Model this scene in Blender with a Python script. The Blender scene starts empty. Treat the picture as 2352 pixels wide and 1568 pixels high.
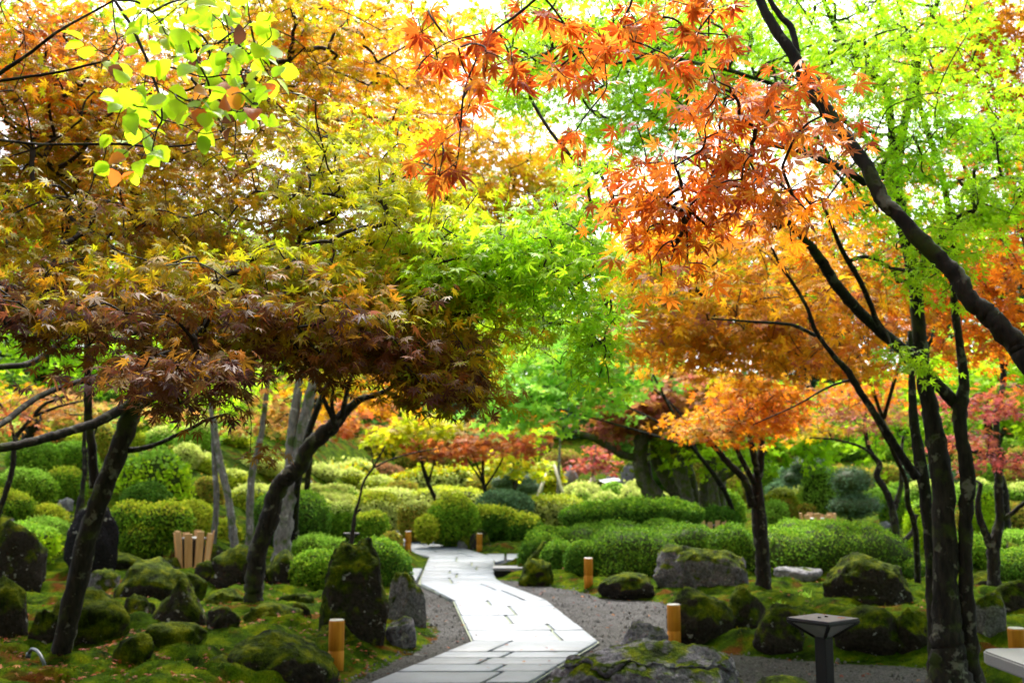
import bpy, bmesh, math
import numpy as np
from math import radians, sin, cos, tan, atan, pi

rng = np.random.default_rng(11)
scene = bpy.context.scene
COL = scene.collection

# ------------------------------------------------------------------ camera
CAM_Z, FP, CX, CY, HOR = 1.6, 2400.0, 1176.0, 784.0, 1107.0     # reading scale: 2352 x 1568
PITCH = atan((HOR - CY) / FP)
cam_d = bpy.data.cameras.new("camera")
cam_d.sensor_fit = 'HORIZONTAL'
cam_d.sensor_width = 36.0
cam_d.lens = 36.0 * FP / 2352.0
cam_d.clip_start = 0.05
cam_d.clip_end = 600
cam_d.dof.use_dof = True
cam_d.dof.focus_distance = 3.4
cam_d.dof.aperture_fstop = 4.5
cam = bpy.data.objects.new("camera", cam_d)
cam.location = (0, 0, CAM_Z)
cam.rotation_euler = (pi / 2 + PITCH, 0, 0)
COL.objects.link(cam)
scene.camera = cam

# ------------------------------------------------------------------ light
SUN_EL, SUN_AZ = radians(55), radians(-4)      # azimuth measured from the view direction towards the right
world = bpy.data.worlds.new("World")
scene.world = world
world.use_nodes = True
wn, wl = world.node_tree.nodes, world.node_tree.links
bg = wn["Background"]
sky = wn.new("ShaderNodeTexSky")
sky.sky_type = 'NISHITA'
sky.sun_disc = False
sky.sun_elevation = SUN_EL
sky.sun_rotation = SUN_AZ
sky.air_density = 1.0
sky.dust_density = 4.0
sky.ozone_density = 1.0
hs = wn.new("ShaderNodeHueSaturation")
hs.inputs["Saturation"].default_value = 0.45
wl.new(sky.outputs[0], hs.inputs["Color"])
wl.new(hs.outputs[0], bg.inputs["Color"])
bg.inputs["Strength"].default_value = 0.09
sun_d = bpy.data.lights.new("sun", 'SUN')
sun_d.energy = 1.5
sun_d.angle = radians(16)
sun_d.color = (1.0, 0.95, 0.86)
sun = bpy.data.objects.new("sun", sun_d)
# the lamp shines along its local -Z; aim it from (sin az, cos az) at elevation SUN_EL towards the scene
sun.rotation_euler = (pi / 2 - SUN_EL, 0, pi - SUN_AZ)
COL.objects.link(sun)
scene.view_settings.view_transform = 'Standard'
scene.view_settings.look = 'None'
scene.view_settings.gamma = 1.0
scene.view_settings.exposure = 2.75
scene.cycles.max_bounces = 10
scene.cycles.diffuse_bounces = 5
scene.cycles.transmission_bounces = 6
scene.cycles.sample_clamp_indirect = 12.0


# ------------------------------------------------------------------ picture point -> place
def ray(px, py):
    r, u = (px - CX) / FP, -(py - CY) / FP
    return np.array([r, cos(PITCH) - sin(PITCH) * u, sin(PITCH) + cos(PITCH) * u])


def at(px, py, Y):
    d = ray(px, py)
    t = Y / d[1]
    return np.array([d[0] * t, Y, CAM_Z + d[2] * t])


def gnd(px, py, z=0.0):
    d = ray(px, py)
    t = (z - CAM_Z) / d[2]
    return np.array([d[0] * t, d[1] * t, z])


# ------------------------------------------------------------------ numeric helpers
def smooth(t):
    t = np.clip(t, 0, 1)
    return t * t * (3 - 2 * t)


def nz(P, scale, seed, octaves=3):
    """smooth pseudo noise, about -1..1, from sums of plane waves"""
    r = np.random.default_rng(seed)
    P = np.asarray(P, float)
    out = np.zeros(P.shape[:-1])
    a, s, tot = 1.0, 1.0 / scale, 0.0
    for _ in range(octaves):
        for _k in range(5):
            k = r.normal(size=P.shape[-1])
            k /= np.linalg.norm(k)
            out += a * np.sin((P @ k) * s * 6.28 * r.uniform(0.6, 1.4) + r.uniform(0, 6.28)) / 2.6
        tot += a
        a *= 0.5
        s *= 2.1
    return out / tot


def poly_sd(P, poly):
    """signed distance (negative inside) of 2-D points to a polygon"""
    poly = np.asarray(poly)
    d = np.full(len(P), 1e9)
    inside = np.zeros(len(P), bool)
    n = len(poly)
    for i in range(n):
        a, b = poly[i], poly[(i + 1) % n]
        e = b - a
        w = P - a
        t = np.clip((w @ e) / max(e @ e, 1e-9), 0, 1)
        d = np.minimum(d, np.linalg.norm(w - t[:, None] * e, axis=1))
        c = (a[1] > P[:, 1]) != (b[1] > P[:, 1])
        den = (b[1] - a[1]) if abs(b[1] - a[1]) > 1e-9 else 1e-9
        inside ^= c & (P[:, 0] < e[0] * (P[:, 1] - a[1]) / den + a[0])
    return np.where(inside, -d, d)


def unit(v):
    return v / np.maximum(np.linalg.norm(v, axis=-1, keepdims=True), 1e-9)


def make_mesh(name, V, F, counts, mat, col=None, smooth_shade=False, floats=None):
    me = bpy.data.meshes.new(name)
    V = np.ascontiguousarray(V, np.float32)
    F = np.ascontiguousarray(F, np.int32)
    counts = np.ascontiguousarray(counts, np.int32)
    me.vertices.add(len(V))
    me.vertices.foreach_set("co", V.ravel())
    me.loops.add(len(F))
    me.loops.foreach_set("vertex_index", F)
    me.polygons.add(len(counts))
    st = np.zeros(len(counts), np.int32)
    st[1:] = np.cumsum(counts)[:-1]
    me.polygons.foreach_set("loop_start", st)
    me.update(calc_edges=True)
    if col is not None:
        c = np.ones((len(V), 4), np.float32)
        c[:, :3] = col
        a = me.attributes.new("col", 'FLOAT_COLOR', 'POINT')
        a.data.foreach_set("color", c.ravel())
    for k, v in (floats or {}).items():
        a = me.attributes.new(k, 'FLOAT', 'POINT')
        a.data.foreach_set("value", np.ascontiguousarray(v, np.float32))
    if smooth_shade:
        me.polygons.foreach_set("use_smooth", np.ones(len(counts), bool))
    if mat is not None:
        me.materials.append(mat)
    return me


def link(name, me, parent=None, loc=None):
    o = bpy.data.objects.new(name, me)
    COL.objects.link(o)
    if loc is not None:
        o.location = loc
    if parent is not None:
        o.parent = parent
        if loc is None:
            o.location = tuple(-np.array(parent.location))
    return o


def tag(o, label=None, cat=None, group=None, kind=None):
    for k, v in (("label", label), ("category", cat), ("group", group), ("kind", kind)):
        if v:
            o[k] = v
    return o


def thing(name, label, cat, loc=(0, 0, 0), group=None):
    o = bpy.data.objects.new(name, None)
    o.empty_display_size = 0.1
    COL.objects.link(o)
    o.location = tuple(float(x) for x in loc)
    return tag(o, label, cat, group)


# ------------------------------------------------------------------ materials
def new_mat(name):
    m = bpy.data.materials.new(name)
    m.use_nodes = True
    return m, m.node_tree.nodes, m.node_tree.links, m.node_tree.nodes["Principled BSDF"]


def leaf_mat(name, trans=0.5, gain=1.5, rough=0.45, spec=0.4):
    m, n, l, b = new_mat(name)
    a = n.new("ShaderNodeAttribute")
    a.attribute_name = "col"
    t = n.new("ShaderNodeBsdfTranslucent")
    mul = n.new("ShaderNodeVectorMath")
    mul.operation = 'SCALE'
    mul.inputs["Scale"].default_value = gain
    mx = n.new("ShaderNodeMixShader")
    mx.inputs[0].default_value = trans
    l.new(a.outputs["Color"], b.inputs["Base Color"])
    l.new(a.outputs["Color"], mul.inputs[0])
    l.new(mul.outputs[0], t.inputs["Color"])
    l.new(b.outputs[0], mx.inputs[1])
    l.new(t.outputs[0], mx.inputs[2])
    l.new(mx.outputs[0], n["Material Output"].inputs["Surface"])
    b.inputs["Roughness"].default_value = rough
    b.inputs["Specular IOR Level"].default_value = spec
    return m


def noise_node(n, l, scale, detail=4, coord=None, rough=0.6):
    t = n.new("ShaderNodeTexNoise")
    t.inputs["Scale"].default_value = scale
    t.inputs["Detail"].default_value = detail
    t.inputs["Roughness"].default_value = rough
    if coord is not None:
        l.new(coord, t.inputs["Vector"])
    return t


def ramp(n, l, fac, stops):
    r = n.new("ShaderNodeValToRGB")
    e = r.color_ramp.elements
    e[0].position, e[0].color = stops[0][0], (*stops[0][1], 1)
    e[1].position, e[1].color = stops[-1][0], (*stops[-1][1], 1)
    for p, c in stops[1:-1]:
        x = e.new(p)
        x.color = (*c, 1)
    l.new(fac, r.inputs[0])
    return r


def mixc(n, l, fac, a, b):
    m = n.new("ShaderNodeMix")
    m.data_type = 'RGBA'
    for s, v in ((0, fac), (6, a), (7, b)):
        if hasattr(v, "is_linked"):
            l.new(v, m.inputs[s])
        elif s == 0:
            m.inputs[0].default_value = v
        else:
            m.inputs[s].default_value = (*v, 1)
    return m.outputs[2]


def bump(n, l, h, b, strength=0.5, dist=0.02):
    k = n.new("ShaderNodeBump")
    k.inputs["Strength"].default_value = strength
    k.inputs["Distance"].default_value = dist
    l.new(h, k.inputs["Height"])
    l.new(k.outputs[0], b.inputs["Normal"])


def bark_mat(name, dark, light, lichen, moss, moss_amt):
    m, n, l, b = new_mat(name)
    g = n.new("ShaderNodeNewGeometry")
    mp = n.new("ShaderNodeMapping")
    mp.inputs["Scale"].default_value = (1, 1, 0.28)
    l.new(g.outputs["Position"], mp.inputs["Vector"])
    n1 = noise_node(n, l, 26, 6, mp.outputs[0])
    n2 = noise_node(n, l, 9, 3, g.outputs["Position"])
    n3 = noise_node(n, l, 4.5, 4, g.outputs["Position"])
    c1 = ramp(n, l, n1.outputs[0], [(0.35, dark), (0.7, light)])
    f2 = ramp(n, l, n2.outputs[0], [(0.575, (0, 0, 0)), (0.65, (1, 1, 1))])
    c2 = mixc(n, l, f2.outputs[0], c1.outputs[0], lichen)
    f3 = ramp(n, l, n3.outputs[0], [(0.62 - moss_amt, (0, 0, 0)), (0.72 - moss_amt, (1, 1, 1))])
    c3 = mixc(n, l, f3.outputs[0], c2, moss)
    l.new(c3, b.inputs["Base Color"])
    b.inputs["Roughness"].default_value = 0.9
    b.inputs["Specular IOR Level"].default_value = 0.2
    bump(n, l, n1.outputs[0], b, 0.9, 0.012)
    return m


def rock_mat(name, stone_a, stone_b, moss_bias, wet=0.6):
    """mossy boulder: moss sits on what faces up, broken by noise; lichen spots on bare stone"""
    m, n, l, b = new_mat(name)
    g = n.new("ShaderNodeNewGeometry")
    sx = n.new("ShaderNodeSeparateXYZ")
    l.new(g.outputs["Normal"], sx.inputs[0])
    na = noise_node(n, l, 3.2, 5, g.outputs["Position"])
    nb = noise_node(n, l, 30, 6, g.outputs["Position"], 0.7)
    nc = noise_node(n, l, 11, 3, g.outputs["Position"])
    nd = noise_node(n, l, 6.5, 6, g.outputs["Position"], 0.65)
    ne = noise_node(n, l, 95, 3, g.outputs["Position"], 0.7)
    stone = ramp(n, l, nb.outputs[0], [(0.3, stone_a), (0.68, stone_b)])
    lf = ramp(n, l, nc.outputs[0], [(0.63, (0, 0, 0)), (0.70, (1, 1, 1))])
    stone2 = mixc(n, l, lf.outputs[0], stone.outputs[0], (0.30, 0.31, 0.27))
    mossc = ramp(n, l, nd.outputs[0], [(0.36, (0.006, 0.011, 0.001)), (0.5, (0.038, 0.062, 0.001)), (0.66, (0.125, 0.145, 0.002))])
    fine = ramp(n, l, ne.outputs[0], [(0.3, (0.35, 0.35, 0.3)), (0.72, (1.6, 1.6, 1.4))])
    mm = n.new("ShaderNodeMix")
    mm.data_type = 'RGBA'
    mm.blend_type = 'MULTIPLY'
    mm.inputs[0].default_value = 1
    l.new(mossc.outputs[0], mm.inputs[6])
    l.new(fine.outputs[0], mm.inputs[7])
    ma = n.new("ShaderNodeMath")
    ma.operation = 'MULTIPLY_ADD'
    l.new(na.outputs[0], ma.inputs[0])
    ma.inputs[1].default_value = 2.4
    ma.inputs[2].default_value = moss_bias - 1.2
    mb = n.new("ShaderNodeMath")
    mb.operation = 'ADD'
    l.new(ma.outputs[0], mb.inputs[0])
    l.new(sx.outputs[2], mb.inputs[1])
    mf = ramp(n, l, mb.outputs[0], [(0.2, (0, 0, 0)), (0.45, (1, 1, 1))])
    c = mixc(n, l, mf.outputs[0], stone2, mm.outputs[2])
    l.new(c, b.inputs["Base Color"])
    b.inputs["Roughness"].default_value = 0.95
    b.inputs["Specular IOR Level"].default_value = 0.06
    hs_ = n.new("ShaderNodeMath")
    hs_.operation = 'ADD'
    l.new(nd.outputs[0], hs_.inputs[0])
    l.new(nb.outputs[0], hs_.inputs[1])
    bump(n, l, hs_.outputs[0], b, 1.0, 0.06)
    return m


def ground_mat():
    m, n, l, b = new_mat("moss_and_gravel")
    g = n.new("ShaderNodeNewGeometry")
    at_ = n.new("ShaderNodeAttribute")
    at_.attribute_name = "gravel"
    n0 = noise_node(n, l, 0.8, 5, g.outputs["Position"])
    n1 = noise_node(n, l, 4.0, 6, g.outputs["Position"])
    n2 = noise_node(n, l, 60, 4, g.outputs["Position"], 0.75)
    n3 = noise_node(n, l, 1.7, 5, g.outputs["Position"])
    moss = ramp(n, l, n1.outputs[0], [(0.34, (0.006, 0.014, 0.001)), (0.5, (0.032, 0.066, 0.001)), (0.68, (0.105, 0.135, 0.002))])
    soil = mixc(n, l, ramp(n, l, n3.outputs[0], [(0.56, (0, 0, 0)), (0.66, (1, 1, 1))]).outputs[0], moss.outputs[0], (0.085, 0.030, 0.005))
    fine = ramp(n, l, n2.outputs[0], [(0.25, (0.35, 0.35, 0.35)), (0.75, (1.5, 1.5, 1.5))])
    mm = n.new("ShaderNodeMix")
    mm.data_type = 'RGBA'
    mm.blend_type = 'MULTIPLY'
    mm.inputs[0].default_value = 1
    l.new(soil, mm.inputs[6])
    l.new(fine.outputs[0], mm.inputs[7])
    v = n.new("ShaderNodeTexVoronoi")
    v.inputs["Scale"].default_value = 70
    l.new(g.outputs["Position"], v.inputs["Vector"])
    grav = ramp(n, l, v.outputs["Color"], [(0.1, (0.035, 0.035, 0.036)), (0.9, (0.125, 0.124, 0.125))])
    gpatch = ramp(n, l, n0.outputs[0], [(0.35, (0.75, 0.74, 0.70)), (0.65, (1.12, 1.12, 1.12))])
    gm = n.new("ShaderNodeMix")
    gm.data_type = 'RGBA'
    gm.blend_type = 'MULTIPLY'
    gm.inputs[0].default_value = 1
    l.new(grav.outputs[0], gm.inputs[6])
    l.new(gpatch.outputs[0], gm.inputs[7])
    ad = n.new("ShaderNodeMath")
    ad.operation = 'MULTIPLY_ADD'
    l.new(n1.outputs[0], ad.inputs[0])
    ad.inputs[1].default_value = 1.1
    l.new(at_.outputs["Fac"], ad.inputs[2])
    f = ramp(n, l, ad.outputs[0], [(0.95, (0, 0, 0)), (1.15, (1, 1, 1))])
    c = mixc(n, l, f.outputs[0], mm.outputs[2], gm.outputs[2])
    l.new(c, b.inputs["Base Color"])
    b.inputs["Roughness"].default_value = 1.0
    b.inputs["Specular IOR Level"].default_value = 0.02
    bump(n, l, n2.outputs[0], b, 1.0, 0.035)
    return m


def slab_mat():
    m, n, l, b = new_mat("granite_slab")
    g = n.new("ShaderNodeNewGeometry")
    a = n.new("ShaderNodeAttribute")
    a.attribute_name = "col"
    n1 = noise_node(n, l, 180, 2, g.outputs["Position"])
    n2 = noise_node(n, l, 3.5, 5, g.outputs["Position"])
    s = ramp(n, l, n1.outputs[0], [(0.3, (0.72, 0.72, 0.73)), (0.7, (1.1, 1.1, 1.1))])
    s2 = ramp(n, l, n2.outputs[0], [(0.3, (0.80, 0.80, 0.78)), (0.6, (1.04, 1.04, 1.05))])
    prev = a.outputs["Color"]
    for x in (s, s2):
        mm = n.new("ShaderNodeMix")
        mm.data_type = 'RGBA'
        mm.blend_type = 'MULTIPLY'
        mm.inputs[0].default_value = 1
        l.new(prev, mm.inputs[6])
        l.new(x.outputs[0], mm.inputs[7])
        prev = mm.outputs[2]
    l.new(prev, b.inputs["Base Color"])
    b.inputs["Roughness"].default_value = 0.55
    b.inputs["Specular IOR Level"].default_value = 0.4
    bump(n, l, n1.outputs[0], b, 0.2, 0.003)
    return m


def plain_mat(name, c1, c2, scale=(20, 20, 20), rough=0.6, spec=0.4, bmp=0.2, metal=0.0):
    m, n, l, b = new_mat(name)
    tc = n.new("ShaderNodeTexCoord")
    mp = n.new("ShaderNodeMapping")
    mp.inputs["Scale"].default_value = scale
    l.new(tc.outputs["Object"], mp.inputs["Vector"])
    t = noise_node(n, l, 1.0, 5, mp.outputs[0])
    r = ramp(n, l, t.outputs[0], [(0.32, c1), (0.68, c2)])
    l.new(r.outputs[0], b.inputs["Base Color"])
    b.inputs["Roughness"].default_value = rough
    b.inputs["Specular IOR Level"].default_value = spec
    b.inputs["Metallic"].default_value = metal
    if bmp:
        bump(n, l, t.outputs[0], b, bmp, 0.004)
    return m


M_LEAF = leaf_mat("maple_leaf", 0.58, 1.42, 0.45, 0.10)
M_LEAF_FAR = leaf_mat("distant_leaf", 0.5, 1.25, 0.6, 0.10)
M_BROAD = leaf_mat("broad_leaf", 0.55, 1.5, 0.45, 0.35)
M_SHRUB = leaf_mat("shrub_leaf", 0.3, 1.35, 0.7, 0.05)
M_NEEDLE = leaf_mat("needle", 0.2, 1.2, 0.6, 0.25)
M_LITTER = leaf_mat("fallen_leaf", 0.2, 1.0, 0.7, 0.2)
M_BARK = bark_mat("dark_bark", (0.004, 0.0035, 0.003), (0.024, 0.020, 0.015), (0.10, 0.10, 0.08), (0.022, 0.032, 0.004), 0.07)
M_BARK_PALE = bark_mat("pale_bark", (0.07, 0.068, 0.06), (0.21, 0.20, 0.18), (0.36, 0.36, 0.33), (0.05, 0.075, 0.02), 0.09)
M_BARK_MOSS = bark_mat("mossy_bark", (0.05, 0.048, 0.035), (0.14, 0.13, 0.10), (0.2, 0.2, 0.16), (0.06, 0.085, 0.012), 0.16)
M_TWIG = plain_mat("twig_bark", (0.014, 0.011, 0.009), (0.035, 0.028, 0.022), (30, 30, 30), 0.85, 0.2, 0)
M_ROCK_MOSS = rock_mat("mossy_rock", (0.009, 0.008, 0.006), (0.042, 0.036, 0.028), 0.02)
M_ROCK_HALF = rock_mat("half_mossy_rock", (0.025, 0.024, 0.025), (0.20, 0.195, 0.20), -0.05)
M_ROCK_BARE = rock_mat("bare_rock", (0.08, 0.08, 0.083), (0.34, 0.34, 0.35), -0.75)
M_ROCK_DARK = rock_mat("dark_rock", (0.007, 0.007, 0.008), (0.024, 0.023, 0.025), -0.6)
M_ROCK_GREEN = rock_mat("moss_cushion", (0.010, 0.009, 0.007), (0.045, 0.040, 0.030), 0.75)
M_ROCK_LEDGE = rock_mat("ledge_rock", (0.03, 0.028, 0.034), (0.25, 0.24, 0.28), -0.42)
M_GROUND = ground_mat()
M_SLAB = slab_mat()
M_BOLL = plain_mat("golden_bamboo", (0.30, 0.11, 0.008), (0.46, 0.20, 0.016), (45, 45, 3), 0.6, 0.12, 0.3)
M_BOLL_TOP = plain_mat("bollard_cap", (0.42, 0.40, 0.38), (0.55, 0.52, 0.50), (30, 30, 30), 0.5, 0.4, 0.1)
M_BLACK = plain_mat("black_metal", (0.004, 0.004, 0.005), (0.008, 0.008, 0.009), (10, 10, 10), 0.5, 0.2, 0)
M_LAMPTOP = plain_mat("grey_metal", (0.034, 0.031, 0.042), (0.055, 0.052, 0.066), (12, 12, 12), 0.5, 0.25, 0)
M_GLASS = plain_mat("frosted_glass", (0.13, 0.135, 0.14), (0.19, 0.195, 0.20), (8, 8, 8), 0.35, 0.4, 0)
M_GRANITE = plain_mat("white_granite", (0.13, 0.128, 0.136), (0.21, 0.207, 0.22), (120, 120, 120), 0.6, 0.35, 0.15)
M_SLAT = plain_mat("pale_cedar", (0.42, 0.23, 0.09), (0.58, 0.36, 0.16), (60, 60, 4), 0.6, 0.3, 0.15)
M_STAKE = plain_mat("peeled_stake", (0.50, 0.42, 0.32), (0.70, 0.62, 0.50), (40, 40, 6), 0.7, 0.3, 0.1)
M_PIPE = plain_mat("blue_black_pipe", (0.010, 0.022, 0.032), (0.022, 0.045, 0.060), (20, 20, 20), 0.4, 0.5, 0)

# ------------------------------------------------------------------ leaf colours (linear)
PAL = {
    'YG': [(.40, .47, .010), (.46, .43, .010), (.33, .43, .010), (.48, .36, .012)],
    'Y': [(.60, .40, .012), (.62, .33, .012), (.54, .45, .015), (.60, .26, .01)],
    'OY': [(.60, .26, .010), (.56, .19, .008), (.62, .34, .012), (.50, .30, .010), (.38, .13, .008)],
    'O': [(.60, .18, .008), (.62, .26, .010), (.52, .12, .006), (.40, .11, .008)],
    'RO': [(.44, .085, .010), (.48, .13, .012), (.34, .05, .008), (.46, .18, .02)],
    'BR': [(.17, .05, .014), (.22, .09, .010), (.10, .032, .022), (.24, .14, .010), (.08, .035, .035)],
    'OLV': [(.35, .22, .006), (.29, .27, .006), (.22, .25, .006), (.42, .20, .008), (.22, .07, .008)],
    'OLY': [(.44, .38, .008), (.48, .29, .008), (.34, .40, .008), (.52, .21, .008)],
    'G': [(.26, .50, .010), (.33, .56, .012), (.18, .38, .010), (.40, .58, .015)],
    'GD': [(.045, .16, .008), (.07, .22, .01), (.10, .28, .01)],
    'GT': [(.20, .46, .06), (.28, .54, .06), (.24, .50, .03), (.38, .58, .04)],
    'PK': [(.36, .07, .05), (.32, .055, .045), (.42, .15, .02), (.30, .08, .09)],
    'PU': [(.36, .13, .09), (.30, .10, .08), (.44, .22, .03), (.48, .26, .02), (.24, .07, .05)],
    'LIME': [(.34, .54, .012), (.42, .58, .015), (.27, .47, .012)],
    'S_Y': [(.42, .47, .025), (.34, .43, .02), (.47, .46, .035), (.24, .33, .018)],
    'S_P': [(.52, .58, .15), (.46, .53, .12), (.55, .57, .18), (.36, .43, .08)],
    'S_G': [(.12, .26, .014), (.16, .31, .016), (.085, .19, .012), (.22, .34, .02)],
    'S_L': [(.24, .44, .04), (.30, .48, .06), (.19, .36, .03)],
    'S_D': [(.055, .145, .012), (.075, .18, .014), (.04, .105, .010), (.10, .20, .018)],
    'S_B': [(.075, .15, .065), (.10, .19, .085), (.055, .11, .045)],
    'S_R': [(.34, .15, .07), (.28, .12, .05), (.38, .20, .08), (.22, .16, .04)],
    'S_O': [(.27, .29, .03), (.33, .31, .035), (.20, .24, .02), (.33, .20, .03)],
    'OLD': [(.60, .22, .03), (.50, .12, .02), (.07, .025, .012), (.09, .03, .015)],
    'PEACH': [(.46, .20, .05), (.42, .26, .04), (.40, .14, .04), (.28, .32, .03), (.50, .28, .10)],
    'RUST': [(.36, .085, .018), (.42, .14, .02), (.28, .06, .025), (.44, .20, .03)],
    'S_H': [(.075, .175, .010), (.10, .215, .012), (.055, .13, .009), (.14, .24, .015)],
    'FOR': [(.018, .045, .014), (.028, .065, .018), (.012, .032, .012)],
    'FORG': [(.05, .13, .016), (.08, .18, .02), (.11, .22, .025)],
    'LIT': [(.20, .03, .010), (.24, .06, .012), (.14, .024, .010), (.26, .10, .02)],
}


# ------------------------------------------------------------------ leaf shapes
def lobed(angs, lens, half, mid=0.46):
    v, f = [(0, 0.0, 0)], []
    for a, L in zip(angs, lens):
        for da, rr in ((half, mid * L), (0, L), (-half, mid * L)):
            t = radians(a + da)
            zz = -0.20 * rr * rr + (0.035 if da else 0.0)
            v.append((sin(t) * rr, cos(t) * rr, zz))
        k = len(v)
        f.append((0, k - 3, k - 2, k - 1))
    return np.array(v), f


T_MAPLE7 = lobed([-122, -76, -38, 0, 38, 76, 122], [.42, .74, .94, 1, .94, .74, .42], 15.5)
T_MAPLE5 = lobed([-100, -50, 0, 50, 100], [.66, .92, 1, .92, .66], 19, 0.44)


def star_t():
    v = []
    for i in range(10):
        t = radians(-144 + 36 * i)
        rr = (0.38 if i % 2 else (1.0 if i == 4 else 0.85))
        v.append((sin(t) * rr, cos(t) * rr, -0.12 * rr * rr))
    v.append((0, 0, 0))
    f = [(10, (2 * i - 1) % 10, 2 * i, 2 * i + 1) for i in range(5)]
    return np.array(v), f


T_STAR = star_t()
T_QUAD = (np.array([(0, 0, 0), (.42, .5, .07), (0, 1, -.05), (-.42, .5, .07)]), [(0, 1, 2, 3)])
T_NEEDLE = (np.array([(-.13, 0, 0), (.13, 0, 0), (.0, 1, -.08)]), [(0, 1, 2)])


def broad_t():
    ys = [0, .10, .22, .34, .46, .58, .70, .82, .92, 1.0]
    ws = [.02, .24, .36, .41, .42, .385, .32, .22, .12, .0]
    v, f = [], []
    for i, (y, w) in enumerate(zip(ys, ws)):
        w2 = w * (1.07 if i % 2 else 0.93)
        zz = -0.25 * (y - .4) ** 2
        v += [(-w2, y, zz + w * .22), (0, y, zz), (w2, y, zz + w * .22)]
    for i in range(len(ys) - 1):
        a, b = 3 * i, 3 * i + 3
        f += [(a, a + 1, b + 1, b), (a + 1, a + 2, b + 2, b + 1)]
    return np.array(v), f


T_BROAD = broad_t()


def leaves_arrays(T, P, D, N, S, C):
    tv, tf = T
    D = unit(D)
    N = unit(N - (N * D).sum(1, keepdims=True) * D)
    X = np.cross(D, N)
    # every leaf curls a little differently
    curl = rng.uniform(0.2, 2.2, len(P))
    X = X * np.clip(rng.normal(1.0, .17, (len(P), 1)), .5, 1.4)
    V = (P[:, None, :] + S[:, None, None] * (tv[None, :, 0, None] * X[:, None, :] + tv[None, :, 1, None] * D[:, None, :]
         + (tv[None, :, 2] * curl[:, None])[:, :, None] * N[:, None, :]))
    nv = len(tv)
    fl = np.concatenate([np.array(f) for f in tf])
    cn = np.array([len(f) for f in tf])
    F = (np.arange(len(P))[:, None] * nv + fl[None, :]).ravel()
    return V.reshape(-1, 3), F, np.tile(cn, len(P)), np.repeat(C, nv, axis=0)


def crown_mesh(name, twig_lines, sides, leaf_arr, mat, parent):
    """leaves and the fine twigs that carry them, one mesh with two materials"""
    v, f, k = tube_arrays(twig_lines, sides)
    V, F, K, C = join_arrays([leaf_arr, (v, f, k, np.tile([.03, .024, .02], (len(v), 1)))])
    me = make_mesh(name, V, F, K, mat, col=C)
    me.materials.append(M_TWIG)
    mi = np.zeros(len(K), np.int32)
    mi[len(leaf_arr[2]):] = 1
    me.polygons.foreach_set("material_index", mi)
    return link(name, me, parent)


def join_arrays(parts):
    V, F, K, C, off = [], [], [], [], 0
    for v, f, k, c in parts:
        V.append(v); F.append(f + off); K.append(k); C.append(c)
        off += len(v)
    return np.concatenate(V), np.concatenate(F), np.concatenate(K), np.concatenate(C)


def pick(pal, n, spread=0.18):
    p = np.array(PAL[pal])
    return p[rng.integers(0, len(p), n)] * np.exp(rng.normal(0, spread, (n, 1)))


# ------------------------------------------------------------------ tubes
def catmull(P, k):
    P = np.asarray(P, float)
    if len(P) < 3 or k < 2:
        return P
    Q = np.vstack([2 * P[0] - P[1], P, 2 * P[-1] - P[-2]])
    out = []
    t = np.linspace(0, 1, k, endpoint=False)[:, None]
    for i in range(1, len(Q) - 2):
        a, b, c, d = Q[i - 1], Q[i], Q[i + 1], Q[i + 2]
        out.append(0.5 * ((2 * b) + (-a + c) * t + (2 * a - 5 * b + 4 * c - d) * t ** 2 + (-a + 3 * b - 3 * c + d) * t ** 3))
    out.append(P[-1:])
    return np.vstack(out)


def tube_arrays(lines, sides=8, rough=0.0):
    V, F, K, off = [], [], [], 0
    ang = np.linspace(0, 2 * pi, sides, endpoint=False)
    for P, R in lines:
        P = np.asarray(P, float)
        n = len(P)
        T = unit(np.gradient(P, axis=0))
        ref = np.array([0.31, 0.9, 0.2]) if abs(T[:, 2]).mean() > 0.6 else np.array([0.05, 0.1, 1.0])
        A = unit(np.cross(T, ref))
        B = np.cross(T, A)
        R = np.asarray(R, float)[:, None] * (1 + rough * rng.normal(size=(n, sides)) if rough else np.ones((n, sides)))
        ring = P[:, None, :] + R[:, :, None] * (np.cos(ang)[None, :, None] * A[:, None, :] + np.sin(ang)[None, :, None] * B[:, None, :])
        V.append(ring.reshape(-1, 3))
        i = np.arange(n - 1)[:, None] * sides
        j = np.arange(sides)[None, :]
        j2 = (j + 1) % sides
        q = np.stack([i + j, i + j2, i + sides + j2, i + sides + j], -1).reshape(-1, 4) + off
        F.append(q.ravel())
        K.append(np.full(len(q), 4))
        cap = np.arange(sides) + off
        F.append(cap[::-1]); K.append(np.array([sides]))
        F.append(cap + (n - 1) * sides); K.append(np.array([sides]))
        off += n * sides
    return np.concatenate(V), np.concatenate(F), np.concatenate(K)


def tubes(name, lines, mat, parent, sides=8, rough=0.0):
    V, F, K = tube_arrays(lines, sides, rough)
    return link(name, make_mesh(name, V, F, K, mat, smooth_shade=True), parent)


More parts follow.
